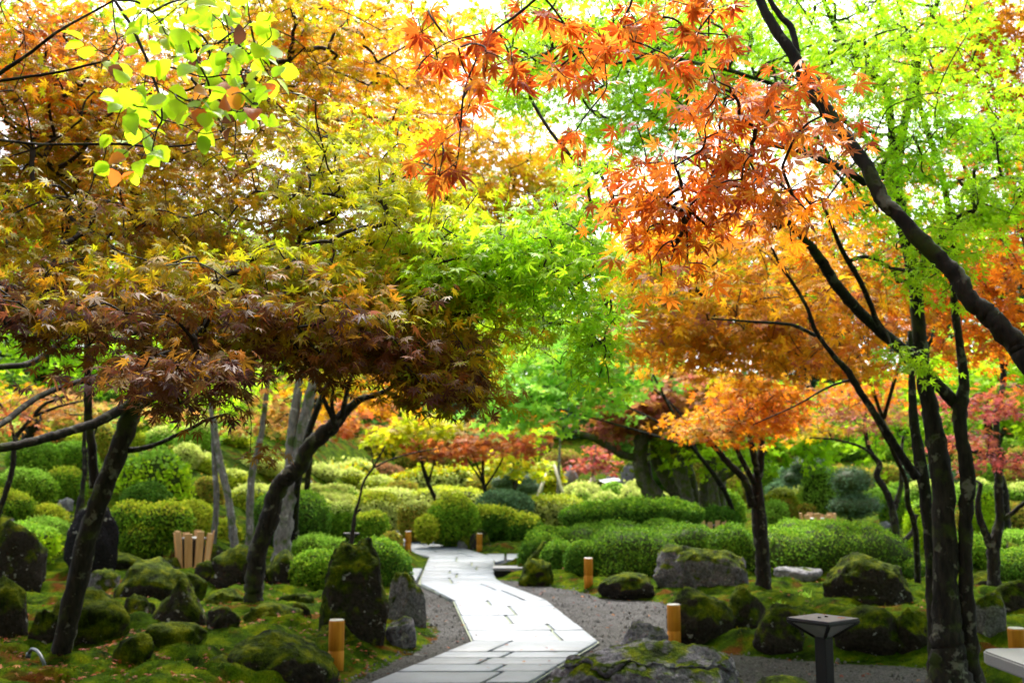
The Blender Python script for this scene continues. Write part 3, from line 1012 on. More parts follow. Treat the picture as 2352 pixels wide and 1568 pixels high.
MO, HA, BA, DK = M_ROCK_MOSS, M_ROCK_HALF, M_ROCK_BARE, M_ROCK_DARK
ROCKS = [
    ("tall mossy rock cut by the left edge of the view, above the dark rock", -60, 1255, 100, 1395, MO, {}),
    ("dark mossy rock cut by the left edge of the view, lower of the two", -70, 1385, 58, 1535, MO, {}),
    ("low rounded mossy rock in front of the black standing rock", 95, 1255, 188, 1312, MO, {}),
    ("large dark-fronted mossy boulder between the leaning trunk and the pointed rock", 250, 1330, 440, 1424, MO, {}),
    ("small lichen-spotted stone behind the large dark-fronted boulder", 362, 1314, 420, 1350, HA, {}),
    ("green mossy hump joined to the right of the dark-fronted boulder", 395, 1365, 475, 1412, M_ROCK_GREEN, {}),
    ("pointed mossy rock with a dark hollow in its front", 338, 1392, 470, 1492, MO, {'point': .55}),
    ("broad mossy mound right behind the leaning dark trunk's foot", 105, 1430, 300, 1534, M_ROCK_GREEN, {'flat': .3}),
    ("sloping moss-backed boulder left of the curved dark trunk", 468, 1300, 612, 1384, MO, {}),
    ("grey-brown boulder right of the curved dark trunk's foot", 600, 1306, 702, 1382, MO, {}),
    ("biggest upright dark mossy boulder beside the path, in front of the clipped shrubs", 733, 1298, 892, 1502, MO, {'depth': .7, 'sub': 5}),
    ("mossy shoulder rock behind the biggest upright boulder", 745, 1303, 878, 1372, MO, {'Y': 13.4}),
    ("slanted grey stone with moss saddle at the gravel edge", 884, 1340, 980, 1450, HA, {'point': .15}),
    ("small grey broken stones tucked below the slanted grey stone", 880, 1440, 956, 1492, M_ROCK_LEDGE, {}),
    ("smooth mossy rock right behind the nearest left bollard", 700, 1426, 832, 1530, MO, {'Y': 9.9}),
    ("long low mossy boulder in the left foreground, in front of the bollard", 520, 1456, 772, 1610, MO, {'Y': 8.6, 'flat': .35, 'sub': 5}),
    ("moss cushion rock at the bottom edge, left of the long boulder", 437, 1510, 590, 1610, M_ROCK_GREEN, {'Y': 8.4}),
    ("flat moss cushion in front of the pointed rock", 335, 1498, 465, 1552, M_ROCK_GREEN, {'flat': .4}),
    ("dark lichened rock at the foot of the pale trunks", 418, 1280, 520, 1336, MO, {}),
    ("flat green moss bank behind the large dark-fronted boulder", 205, 1312, 345, 1352, M_ROCK_GREEN, {'flat': .4}),
    ("low grey and moss stone beside the leaning trunk, in front of the moss bank", 192, 1352, 272, 1398, HA, {'flat': .2}),
    ("tall black standing rock behind the leaning dark trunk", 143, 1150, 272, 1306, DK, {'Y': 15.5, 'depth': .6, 'point': .25}),
    ("brown rock on the left bank under the clipped domes", -20, 1184, 42, 1238, HA, {'Y': 17}),
    ("pale stone between the domes on the left bank", 128, 1143, 168, 1178, BA, {'Y': 22}),
    ("small dark red stone with pale band behind the low clipped shrub", 688, 1261, 728, 1285, DK, {'Y': 18}),
    ("arched mossy rock behind the far bollard under the wavy shrub", 1074, 1214, 1130, 1270, MO, {'Y': 25.2}),
    ("grey stone beside the arched mossy rock along the path", 1050, 1230, 1086, 1262, HA, {'Y': 25.4}),
    ("low moss-draped rock at the corner where the hedge meets the gravel", 1190, 1292, 1272, 1346, M_ROCK_GREEN, {'depth': 1.0}),
    ("mossy slanting rock leaning into the left end of the hedge bush", 1204, 1244, 1282, 1318, M_ROCK_GREEN, {'depth': 1.0, 'Y': 18.4}),
    ("mossy boulder between the flat green moss bank and the dark-fronted boulder", 440, 1336, 500, 1384, MO, {}),
    ("wide mossy boulder at the bottom edge, left of the moss cushion rock", 330, 1546, 450, 1620, MO, {'Y': 8.3}),
    ("dark mossy boulder behind the broad mound, right of the leaning trunk", 268, 1408, 352, 1466, MO, {}),
    ("mossy boulder beyond the low stone, between both dark trunks", 470, 1446, 548, 1500, MO, {}),
    ("small dark rock on the moss left of the biggest upright boulder", 662, 1420, 716, 1462, MO, {}),
    ("low flat moss-edged rock under the front of the hedge", 1374, 1334, 1506, 1378, MO, {'flat': .4}),
    ("wide boulder with mossy left side and bare grey right side before the hedge", 1498, 1288, 1722, 1372, HA, {'flat': .2, 'sub': 5}),
    ("wide moss-topped rock right of the dark-footed bollard", 1532, 1383, 1690, 1482, MO, {'flat': .3}),
    ("dark rounded mossy rock leaning on the wide moss-topped rock", 1662, 1368, 1776, 1470, MO, {}),
    ("small mossy rock left of the foreground lamp", 1732, 1422, 1852, 1506, MO, {'flat': .2}),
    ("huge rounded boulder with brown moss and lichen before the right hedge", 1888, 1304, 2108, 1410, MO, {'sub': 5}),
    ("low moss-capped rock between the foreground lamp and the dark trunks", 1912, 1434, 2072, 1514, MO, {'flat': .3}),
    ("mossy rock at the foot of the dark double trunk", 2055, 1428, 2150, 1516, MO, {}),
    ("grey-topped rock right of the dark double trunk", 2228, 1396, 2312, 1482, HA, {}),
    ("mossy rock at the right edge above the bollard", 2272, 1364, 2400, 1432, MO, {}),
    ("broad flat foreground rock with moss ledges beside the slab path", 1262, 1478, 1725, 1640, M_ROCK_LEDGE, {'Y': 7.9, 'flat': .62, 'sub': 6, 'depth': .6, 'ledge': .10}),
    ("pointed violet-grey rock with a mossy peak behind the flat foreground rock", 1415, 1440, 1550, 1520, M_ROCK_LEDGE, {'point': .35, 'sub': 5, 'ledge': .12}),
    ("moss-covered rock at the bottom edge below the foreground lamp", 1690, 1556, 1900, 1650, MO, {'Y': 7.0}),
    ("white stones at the foot of the right hedge", 1780, 1322, 1892, 1352, BA, {'flat': .3}),
    ("slanted pale grey rock on the far slope beside the red-brown dome", 1288, 1068, 1328, 1112, BA, {'Y': 43, 'point': .3}),
    ("grey block beside the stair on the far slope, nearest the mossy trunks", 1426, 1060, 1482, 1108, HA, {'Y': 45}),
    ("low grey rock on the far slope under the stair", 1340, 1102, 1396, 1134, HA, {'Y': 42}),
    ("grey mottled rock on the far slope below the slanted rock", 1308, 1102, 1346, 1126, HA, {'Y': 42.5}),
    ("purple-grey rock half sunk among pale shrubs below the stair", 1450, 1126, 1506, 1152, BA, {'Y': 37}),
    ("white stone on the bank beyond the right hedge", 2020, 1196, 2046, 1210, BA, {'Y': 24}),
    ("low round moss cushion between the pointed rock and the long foreground boulder", 560, 1428, 690, 1474, M_ROCK_GREEN, {}),
    ("small moss cushion behind the nearest left bollard, right of the curved trunk", 640, 1388, 720, 1424, M_ROCK_GREEN, {}),
    ("moss cushion left of the curved dark trunk's foot", 470, 1392, 556, 1432, M_ROCK_GREEN, {}),
    ("dark mossy rock just left of the leaning trunk's foot", 60, 1468, 130, 1540, MO, {}),
    ("moss cushion at the bottom edge right of the leaning trunk", 255, 1520, 350, 1580, M_ROCK_GREEN, {}),
    ("small mossy hump between the leaning trunk and the large dark-fronted boulder", 205, 1400, 262, 1432, M_ROCK_GREEN, {}),
    ("mossy rock in the back row under the loose leafy shrub", 40, 1290, 108, 1330, MO, {}),
    ("round mossy rock at the foot of the black standing rock", 196, 1272, 262, 1312, MO, {}),
    ("low mossy rock under the yellow-green shrub left of the pale trunks", 300, 1284, 392, 1318, M_ROCK_GREEN, {}),
    ("small mossy rock beyond the double trunk, left of the forked tree", 2226, 1325, 2288, 1362, MO, {}),
    ("dark mossy rock at the right edge behind the forked tree", 2300, 1280, 2400, 1350, MO, {}),
]
for i, (lab, x0, y0, x1, y1, m, kw) in enumerate(ROCKS):
    rock(lab, x0, y0, x1, y1, m, seed=i * 7, **kw)


# ------------------------------------------------------------------ clipped shrubs
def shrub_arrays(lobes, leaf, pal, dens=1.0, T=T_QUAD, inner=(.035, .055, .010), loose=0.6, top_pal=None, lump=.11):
    parts = []
    for li, (c, rad, p, zdown) in enumerate(lobes):
        c = np.array(c, float)
        rad = np.array(rad, float)
        area = 4 * pi * ((rad[0] * rad[1]) ** 1.6 + (rad[0] * rad[2]) ** 1.6 + (rad[1] * rad[2]) ** 1.6) ** (1 / 1.6) / 3 ** (1 / 1.6)
        n = int(min(12000, max(250, dens * 3.4 * area / (leaf * leaf * .42))))
        d = unit(rng.normal(size=(n, 3)))

        def surf(dv, k=1.0):
            rr = rad * np.where(dv[:, 2:3] < 0, [1, 1, zdown], [1, 1, 1])
            q = (np.abs(dv / rr) ** p).sum(1) ** (-1 / p)
            S = dv * q[:, None]
            S = S * (1 + lump * nz(c + S, 0.75, 40 + li, 2) + 0.03 * nz(c + S, .19, 41, 1))[:, None]
            N = unit(np.sign(dv) * np.abs(S / rr) ** (p - 1) / rr)
            return c + S * k, N
        P, N = surf(d)
        ok = np.ones(n, bool)
        for lj, (c2, r2, p2, zd2) in enumerate(lobes):
            if lj != li:
                rr2 = np.array(r2) * np.where((P - c2)[:, 2:3] < 0, [1, 1, zd2], [1, 1, 1])
                ok &= (np.abs((P - c2) / rr2) ** p2).sum(1) > 0.86
        ok &= (nz(P, .4, 90 + li, 2) < .8) | (rng.uniform(size=n) < .45)
        P, N = P[ok], N[ok]
        n = len(P)
        P = P + N * (rng.uniform(-1.0, .9, (n, 1)) + 1.8 * (rng.uniform(size=(n, 1)) < .06) * rng.uniform(size=(n, 1))) * leaf
        nn = N + loose * rng.normal(size=(n, 3))
        dd = np.cross(nn, rng.normal(size=(n, 3))) + 0.5 * N
        C = pick(pal, n, .12)
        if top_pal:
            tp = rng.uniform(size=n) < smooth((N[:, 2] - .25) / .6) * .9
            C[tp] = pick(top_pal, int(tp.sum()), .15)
        patch = nz(P, .45, 60 + li, 2)
        C = C * (1 + .18 * patch)[:, None]
        parts.append(leaves_arrays(T, P, dd, nn, leaf * rng.uniform(.7, 1.3, n), C))
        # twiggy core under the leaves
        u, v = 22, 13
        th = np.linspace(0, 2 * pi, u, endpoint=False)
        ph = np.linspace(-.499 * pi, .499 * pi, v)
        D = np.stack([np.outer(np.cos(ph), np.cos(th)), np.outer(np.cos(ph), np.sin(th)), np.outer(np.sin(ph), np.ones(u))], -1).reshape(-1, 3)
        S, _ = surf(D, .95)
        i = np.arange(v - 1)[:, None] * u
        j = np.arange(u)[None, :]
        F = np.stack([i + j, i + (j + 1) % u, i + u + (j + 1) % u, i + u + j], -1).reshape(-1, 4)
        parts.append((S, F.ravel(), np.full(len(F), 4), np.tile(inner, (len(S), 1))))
    return join_arrays(parts)


def px_lobe(x0, y0, x1, y1, Y, p=2.5, depth=0.9, zd=0.8, lift=0.0):
    top, bot = at((x0 + x1) / 2, y0, Y), at((x0 + x1) / 2, y1, Y)
    w = (x1 - x0) * Y / FP / 2
    z0, z1 = bot[2] - 0.06, top[2]
    h = z1 - z0
    zc = z0 + .45 * h
    return ((top[0], Y, zc), (w, w * depth, z1 - zc), p, (zc - z0) / (z1 - zc))


def shrub(label, boxes, pal, Y, name="clipped_shrub", cat="shrub", group=None, stems=False, p=2.15, depth=.9, top_pal=None, leaf=None, dens=1.0, loose=.6, mat=None, T=T_QUAD, feet=None):
    lobes = [px_lobe(*b[:4], (b[4] if len(b) > 4 else Y), p, depth) for b in boxes]
    leaf = leaf or max(.030, .0019 * Y)
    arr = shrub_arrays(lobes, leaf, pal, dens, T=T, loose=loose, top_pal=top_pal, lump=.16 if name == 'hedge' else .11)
    c = np.mean([l[0] for l in lobes], axis=0)
    z0 = min(l[0][2] - l[1][2] * l[3] for l in lobes)
    if not stems:
        me = make_mesh(name, arr[0] - np.array([c[0], c[1], z0]), arr[1], arr[2], mat or M_SHRUB, col=arr[3])
        o = link(name, me, None, (c[0], c[1], z0))
        return tag(o, label, cat, group)
    rt = thing(name, label, cat, (c[0], c[1], z0), group)
    link("foliage", make_mesh("foliage", arr[0], arr[1], arr[2], mat or M_SHRUB, col=arr[3]), rt)
    lines = []
    for l in lobes:
        for k in range(5):
            a = rng.uniform(0, 2 * pi)
            b = np.array(l[0]) + np.array([cos(a) * l[1][0] * .35, sin(a) * l[1][1] * .35, 0])
            g = float(H(b[0], b[1])) - .05
            e = np.array(l[0]) + np.array([cos(a) * l[1][0] * .75, sin(a) * l[1][1] * .75, 0])
            P = catmull([[b[0], b[1], g], [(b[0] + e[0]) / 2, (b[1] + e[1]) / 2, (g + e[2]) / 2 + .05], e], 4)
            tubes("stem", [(P, np.linspace(.014, .008, len(P)))], M_TWIG, rt, 6)
    return rt


SH = [
    # (label, boxes, palette, Y, options)  left bank
    ("big dark-bellied clipped dome on the left bank, lowest of the large pair", [(-2, 1078, 122, 1166)], 'S_G', 21, {'top_pal': 'S_L', 'stems': 1}),
    ("clipped dome on the left bank cut by the left edge, beside the thin trunk", [(-60, 1128, 66, 1190)], 'S_G', 18.5, {'top_pal': 'S_Y'}),
    ("large pale-topped clipped dome above the dark-bellied one on the left bank", [(28, 1014, 134, 1088)], 'S_G', 25, {'top_pal': 'S_L', 'stems': 1}),
    ("clipped dome on the left bank right behind the thin pale-edged trunk", [(115, 1016, 218, 1098)], 'S_G', 27, {'top_pal': 'S_L'}),
    ("small round clipped dome on the left bank between the pale stone and two domes", [(108, 1076, 190, 1150)], 'S_G', 23, {'top_pal': 'S_Y'}),
    ("low yellow-green clipped mound under the pale stone on the left bank", [(58, 1164, 152, 1206)], 'S_Y', 19, {}),
    ("flat bright green clipped mound left of the black standing rock", [(48, 1192, 148, 1245)], 'S_L', 17, {'p': 3}),
    ("loose leafy green shrub on the left bank below the flat bright mound", [(-10, 1205, 128, 1275)], 'LIME', 16, {'loose': 1.3, 'leaf': .05, 'top_pal': 'S_L'}),
    ("tall egg-shaped olive shrub behind the leaning trunk on the left bank", [(200, 978, 270, 1100)], 'S_O', 29, {'p': 2.2}),
    ("high olive clipped dome on the left bank under the orange maple", [(120, 956, 222, 1020)], 'S_O', 33, {}),
    ("brown-green clipped dome at the top of the left bank, under the limb", [(50, 976, 132, 1018)], 'S_O', 33, {}),
    ("yellow-green clipped ribbon on the left bank under the olive dome", [(158, 996, 220, 1036)], 'S_Y', 31, {}),
    ("glossy loose evergreen bush with shining leaves right of the leaning trunk", [(285, 1040, 432, 1170)], 'LIME', 25, {'loose': 1.6, 'leaf': .10, 'top_pal': 'S_L', 'stems': 1, 'mat': None, 'dens': .6}),
    ("small round clipped ball above the glossy bush", [(300, 995, 360, 1045)], 'S_Y', 34, {}),
    ("pale olive ball right of the glossy bush", [(382, 1026, 448, 1075)], 'S_O', 33, {}),
    ("blue-green cloud-pruned pad behind the pale trunks", [(430, 1002, 500, 1062)], 'S_B', 35, {}),
    ("dark clipped mushroom-shaped shrub before the glossy bush", [(285, 1118, 392, 1172), (300, 1112, 380, 1160)], 'S_D', 18, {'stems': 1}),
    ("spreading olive-green shrub on bare forked stems right of the black rock", [(258, 1150, 352, 1230), (320, 1158, 440, 1222), (268, 1195, 400, 1262)], 'S_G', 17.5, {'top_pal': 'S_Y', 'stems': 1, 'loose': 1.2, 'leaf': .045, 'dens': .6}),
    ("yellow-green rounded shrub left of the pale trunks", [(392, 1152, 492, 1240)], 'S_Y', 22, {'stems': 1}),
    ("tall pale clipped shrub just left of the pale trunks", [(446, 1096, 512, 1176)], 'S_O', 27, {}),
    ("pale green fuzzy mound under the glossy bush", [(392, 1116, 460, 1162)], 'S_P', 29, {}),
    ("bright mossy ball behind the cedar bin", [(470, 1196, 560, 1290)], 'S_Y', 23, {}),
    # between the trunks
    ("broad pale clipped hedge seen between the pale trunks", [(535, 1118, 640, 1230)], 'S_Y', 28, {'p': 3.2, 'top_pal': 'S_P'}),
    ("dark green round shrub right behind the curved dark trunk", [(586, 1126, 756, 1242)], 'S_D', 23, {'top_pal': 'S_G', 'stems': 1}),
    ("low leafy green shrub at the foot of the dark round shrub", [(672, 1232, 802, 1288)], 'S_G', 19.5, {'top_pal': 'S_L', 'loose': 1.0}),
    ("clipped two-tone shrub just right of the dark round shrub", [(744, 1156, 818, 1240)], 'S_G', 25, {'top_pal': 'S_P', 'stems': 1}),
    ("yellow-topped clipped ball behind the distant lamp", [(814, 1178, 886, 1250)], 'S_G', 23.5, {'top_pal': 'S_Y', 'p': 2.9, 'stems': 1}),
    ("low clipped bush left of the bare sapling, behind the upright boulder", [(678, 1266, 806, 1346)], 'S_G', 14.5, {'stems': 1, 'p': 2.6}),
    ("large dark clipped bush right of the bare sapling by the path", [(796, 1248, 936, 1362)], 'S_D', 15.2, {'stems': 1, 'p': 2.7, 'top_pal': 'S_G'}),
    ("small dark shrub on the left edge of the far path", [(876, 1222, 922, 1268)], 'S_O', 22.5, {}),
    # sunny field
    ("tall pale yellow mound left of the far path", [(800, 1132, 926, 1222)], 'S_P', 31, {'top_pal': 'S_Y'}),
    ("pale clipped dome left of the far path behind the two-tone shrub", [(716, 1136, 824, 1190)], 'S_P', 33, {}),
    ("two-tone clipped shrub at the turn of the far path", [(922, 1150, 1002, 1232)], 'S_O', 28, {'top_pal': 'S_P', 'stems': 1}),
    ("bright little yellow clipped ball in front of the tall rounded shrub", [(957, 1186, 1006, 1236)], 'S_Y', 25.5, {'top_pal': 'S_Y'}),
    ("tall rounded clipped shrub beside the path, left of the wavy shrub", [(986, 1138, 1098, 1250)], 'S_G', 26, {'top_pal': 'S_Y', 'stems': 1}),
    ("wavy low clipped shrub with bright top over the arched mossy rock", [(1072, 1164, 1172, 1238), (1140, 1182, 1244, 1244), (1120, 1172, 1200, 1236)], 'S_D', 27, {'top_pal': 'S_Y', 'stems': 1}),
    ("blue-green clipped dome behind the wavy shrub", [(1092, 1130, 1222, 1204)], 'S_B', 29, {'stems': 1}),
    ("bright yellow flat mound behind the farther path", [(1196, 1142, 1345, 1206)], 'S_P', 34, {'top_pal': 'S_Y', 'p': 3}),
    ("long pale flat-topped mound in the middle of the sunny field", [(818, 1128, 958, 1160)], 'S_P', 38, {'p': 3.2, 'top_pal': 'S_P'}),
    ("long yellow flat-topped mound behind the blue-green dome", [(948, 1124, 1110, 1160)], 'S_P', 38, {'p': 3.2, 'top_pal': 'S_Y'}),
    # right: hedges
    ("long dark cloud-clipped hedge behind the main hedge, over the farther path", [(1296, 1160, 1425, 1206), (1380, 1150, 1530, 1206), (1490, 1152, 1612, 1202)], 'S_D', 23, {'top_pal': 'S_G', 'stems': 1, 'name': 'hedge', 'cat': 'hedge'}),
    ("broad main hedge of merged green lobes behind the bare-sided boulder", [(1345, 1222, 1560, 1346, 17.4), (1480, 1208, 1700, 1338, 17.9), (1285, 1204, 1500, 1312, 19.4), (1430, 1202, 1640, 1310, 19.6), (1600, 1212, 1740, 1330, 17.5)], 'S_H', 17.5, {'top_pal': 'S_H', 'stems': 1, 'name': 'hedge', 'cat': 'hedge', 'p': 2.6}),
    ("rounded bush at the left end of the main hedge beside the moss-draped rock", [(1200, 1210, 1340, 1306, 19.5), (1240, 1242, 1330, 1340), (1196, 1226, 1290, 1320, 18.8)], 'S_D', 18, {'top_pal': 'S_G', 'stems': 1}),
    ("small ball bush between the main hedge and the gravel bollard", [(1302, 1238, 1378, 1340)], 'S_D', 17.2, {'top_pal': 'S_G', 'stems': 1}),
    ("large bright-topped hedge with dark shaded side right of the small orange maple", [(1684, 1218, 1920, 1332, 17.5), (1800, 1206, 2066, 1324, 17.9), (1740, 1200, 1960, 1318, 19.4)], 'S_H', 17.5, {'top_pal': 'S_G', 'stems': 1, 'name': 'hedge', 'cat': 'hedge', 'p': 2.6}),
    ("dark low hedge behind the first cedar bin over the main hedge", [(1590, 1168, 1700, 1216)], 'S_D', 25.5, {'name': 'hedge', 'cat': 'hedge'}),
    # right: background domes
    ("pale yellow clipped dome right of the small orange maple trunk", [(1766, 1124, 1830, 1166)], 'S_Y', 27, {'top_pal': 'S_P', 'stems': 1}),
    ("yellow clipped dome between the pale dome and the feathery ball", [(1818, 1122, 1866, 1168)], 'S_Y', 28, {'top_pal': 'S_P'}),
    ("soft green clipped dome, front one right of the small orange maple", [(1750, 1152, 1806, 1196)], 'S_L', 25, {}),
    ("soft olive clipped dome behind the front green dome", [(1776, 1148, 1824, 1192)], 'S_O', 26, {}),
    ("feathery bright green ball behind the cloud-pruned pine", [(1842, 1084, 1950, 1182)], 'S_L', 26, {'loose': 1.4, 'T': T_NEEDLE, 'leaf': .09, 'dens': 1.3}),
    ("grey-green round shrub before the feathery ball", [(1832, 1160, 1870, 1188)], 'S_O', 25, {}),
    ("blue-grey low shrub at the back right of the pale domes", [(1764, 1108, 1840, 1132)], 'S_B', 34, {}),
    ("pale green dome right behind the cloud-pruned pine", [(1980, 1124, 2066, 1160)], 'S_L', 29, {}),
    ("dark green dome beside the forked dark tree", [(2020, 1140, 2090, 1200)], 'S_G', 25, {}),
    ("bright green tall rounded shrub seen between the double trunk and its thin neighbour", [(2080, 1150, 2140, 1260)], 'LIME', 21, {'top_pal': 'S_L'}),
    ("round green bush behind the thin trunk at the foot of the hedge", [(2075, 1290, 2132, 1335)], 'S_D', 17, {'top_pal': 'S_G'}),
    ("wide green bush between the double trunk and the forked tree", [(2170, 1232, 2290, 1300)], 'S_G', 18, {'top_pal': 'S_G', 'stems': 1}),
    ("big dark green bush at the right edge behind the forked tree", [(2270, 1260, 2430, 1370)], 'S_D', 16, {'top_pal': 'S_G', 'stems': 1}),
    ("light green bush at the right edge above the dark bush", [(2280, 1222, 2420, 1290)], 'S_G', 19, {'top_pal': 'S_L'}),
    ("olive mound far right under the pink maple", [(2200, 1150, 2360, 1236)], 'S_O', 26, {}),
    ("green clipped cone seen right of the double trunk", [(2232, 1120, 2290, 1226)], 'LIME', 24, {'top_pal': 'S_L'}),
    # far slope
    ("dark green domed tree-shrub on the far slope behind the yellow bushes", [(750, 1026, 842, 1068)], 'S_D', 58, {'top_pal': 'S_G'}),
    ("red-brown clipped dome on the far slope beside the staked sapling", [(1250, 1036, 1338, 1090)], 'S_R', 46, {'top_pal': 'S_O'}),
    ("pinkish-brown dome behind the yellow bushes on the far slope", [(856, 1068, 926, 1112)], 'S_R', 47, {}),
    ("pale pink-brown dome left of the yellow bushes on the far slope", [(674, 1052, 736, 1104)], 'S_R', 50, {}),
    ("loose yellow bush on the far slope, left one of the pair", [(718, 1068, 800, 1122)], 'Y', 43, {'loose': 1.6, 'top_pal': 'S_P', 'leaf': .14}),
    ("loose yellow-green bush on the far slope, right one of the pair", [(784, 1062, 866, 1124)], 'YG', 44, {'loose': 1.6, 'top_pal': 'S_P', 'leaf': .14}),
    ("long thicket of pale yellow saplings across the far field", [(935, 1078, 1030, 1132), (1010, 1074, 1105, 1132), (900, 1090, 980, 1130)], 'S_P', 44, {'loose': 1.8, 'leaf': .13, 'top_pal': 'YG', 'name': 'thicket', 'cat': 'thicket'}),
    ("loose yellow bush left of the slanted pale rock", [(1222, 1066, 1290, 1120)], 'YG', 42, {'loose': 1.7, 'leaf': .13, 'top_pal': 'S_P'}),
    ("low green mound under the slanted pale rock", [(1296, 1112, 1380, 1146)], 'S_P', 39, {}),
    ("round green mound below the stair right of the stakes", [(1382, 1110, 1432, 1146)], 'S_L', 39.5, {}),
    ("pale green mound at the foot of the mossy leaning trunks", [(1430, 1108, 1500, 1160)], 'S_P', 37, {}),
    ("moss-green mound beside the top of the stair", [(1398, 1046, 1452, 1082)], 'S_Y', 50, {}),
]
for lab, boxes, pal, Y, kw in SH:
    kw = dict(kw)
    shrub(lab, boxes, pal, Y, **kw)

# the many pale domes massed in the sunny field behind: individuals, alike
FILL = []
r0 = np.random.default_rng(5)
for row, (yb, Y, x_a, x_b, st, w, h, pals) in enumerate([
        (1186, 30, 600, 740, 64, 84, 46, ['S_P', 'S_Y']), (1150, 36, 470, 830, 62, 80, 38, ['S_P', 'S_Y', 'S_L']), (1132, 41, 560, 960, 58, 74, 30, ['S_P', 'S_Y', 'S_O']),
        (1160, 36, 1336, 1480, 58, 74, 34, ['S_P', 'S_L']), (1170, 33, 1480, 1700, 60, 78, 40, ['S_O', 'S_L', 'S_G']), (1128, 44, 1110, 1240, 52, 66, 26, ['S_P', 'S_L', 'S_O']),
        (1112, 48, 430, 720, 56, 74, 34, ['S_O', 'S_L', 'S_G']), (1084, 54, 880, 1250, 60, 80, 34, ['S_O', 'S_P', 'S_R']), (1060, 62, 420, 720, 66, 86, 40, ['S_O', 'S_G', 'S_B']),
        (1062, 51, 440, 1240, 46, 64, 34, ['S_O', 'S_G', 'S_R', 'S_D']), (1040, 54.5, 420, 1260, 46, 66, 36, ['S_D', 'S_G', 'S_D', 'S_B']), (1108, 40, 1700, 2360, 56, 74, 40, ['S_O', 'S_G', 'S_B']),
        (1070, 46, 1480, 2360, 56, 76, 44, ['S_G', 'S_D', 'S_O']), (1030, 52, 1440, 2360, 60, 80, 46, ['S_D', 'S_G']), (1150, 32, 2060, 2360, 60, 78, 40, ['S_O', 'S_G', 'S_L']),
        (1008, 57.5, 400, 2380, 60, 96, 74, ['S_D', 'S_D', 'S_G', 'S_B'])]):
    x = x_a
    while x < x_b:
        ww, hh = w * r0.uniform(.8, 1.2), h * r0.uniform(.8, 1.2)
        FILL.append((x - ww / 2, yb - hh + r0.uniform(-5, 5), x + ww / 2, yb + 8, Y + r0.uniform(-1, 1), pals[int(r0.integers(0, len(pals)))]))
        x += st * r0.uniform(.85, 1.15)
for Y, xa, xb, w, h, pals in ((34, -30, 470, 84, 52, ['S_O', 'S_G', 'S_L']), (39, -30, 560, 84, 56, ['S_O', 'S_G', 'S_G']), (44, -30, 720, 84, 60, ['S_G', 'S_B', 'S_O', 'S_R']), (50, -30, 760, 84, 66, ['S_D', 'S_G', 'S_R']), (29, 430, 640, 66, 44, ['S_Y', 'S_O', 'S_P'])):
    x = xa
    while x < xb:
        FILL.append((x - w / 2, None, x + w / 2, h * r0.uniform(.8, 1.25), Y + r0.uniform(-1.2, 1.2), pals[int(r0.integers(0, len(pals)))]))
        x += w * r0.uniform(.68, .9)
for x0, y0, x1, y1, Y, pal in FILL:
    xc = (x0 + x1) / 2
    yt = HOR - (H(at(xc, 1100, Y)[0], Y) - CAM_Z) * FP / Y
    if y0 is None:
        y0, y1 = yt - y1, yt + 6
    else:
        hh = y1 - 8 - y0
        y0 = min(y0, yt - .75 * hh)
        y1 = max(yt + 6, y0 + .5 * hh)
    if Y > 56:
        nm, lab, grp = "dark_bush", "dark rounded bush at the foot of the back forest, one of a row", "dark bushes under the back forest"
    elif xc < 700 and Y > 27.5:
        nm, lab, grp = "bank_shrub", "rounded shrub crowded among its likes on the upper left bank behind the domes", "rounded shrubs of the upper left bank"
    elif xc > 1440:
        nm, lab, grp = "garden_shrub", "rounded shrub among its likes in the shaded garden beyond the right hedges", "rounded shrubs beyond the right hedges"
    else:
        nm, lab, grp = "clipped_dome", "small clipped dome massed with its likes in the sunny field behind the path", "pale domes massed in the sunny field"
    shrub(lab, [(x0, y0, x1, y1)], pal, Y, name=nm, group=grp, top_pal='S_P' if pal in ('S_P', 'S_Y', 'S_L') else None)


# cloud-pruned pines: trunk with separate flat pads
def cloud_pine(label, Y, trunk, pads, pal='S_B'):
    b = at(trunk[0][0], trunk[0][1], Y)
    rt = thing("cloud_pine", label, "pine tree", b)
    P, R = px_line(Y, Y, trunk, 5)
    tubes("trunk", [(P, R)], M_BARK, rt, 8, .05)
    for x0, y0, x1, y1 in pads:
        lb = [px_lobe(x0, y0, x1, y1, Y, 2.2, .8)]
        a = shrub_arrays(lb, .07, pal, 1.1, T=T_NEEDLE, loose=.8)
        link("foliage_pad", make_mesh("foliage_pad", a[0], a[1], a[2], M_NEEDLE, col=a[3]), rt)
        c = np.array(lb[0][0])
        k = P[np.argmin(np.abs(P[:, 2] - (c[2] - .35)))]
        Q = catmull([k, (k + c) / 2 + np.array([0, 0, -.05]), c], 4)
        tubes("limb", [(Q, np.linspace(.03, .015, len(Q)))], M_BARK, rt, 6)


cloud_pine("dark cloud-pruned pine with two flat pads beyond the bright-topped hedge", 23, [(1950, 1205, 12), (1952, 1170, 11), (1946, 1140, 9), (1958, 1110, 8)], [(1912, 1078, 2002, 1122), (1902, 1138, 2022, 1176)])
cloud_pine("grey-green cloud-pruned pine with one mushroom pad under the green maple", 31, [(1852, 1125, 9), (1853, 1095, 8), (1850, 1075, 6)], [(1818, 1052, 1892, 1086), (1796, 1084, 1850, 1106)])
cloud_pine("blue-green cloud-pruned pine of stacked pads behind the blue-green dome", 40, [(1200, 1135, 9), (1196, 1110, 8), (1184, 1085, 6)], [(1150, 1080, 1206, 1104), (1172, 1088, 1228, 1110), (1164, 1104, 1240, 1130), (1130, 1096, 1176, 1118)])


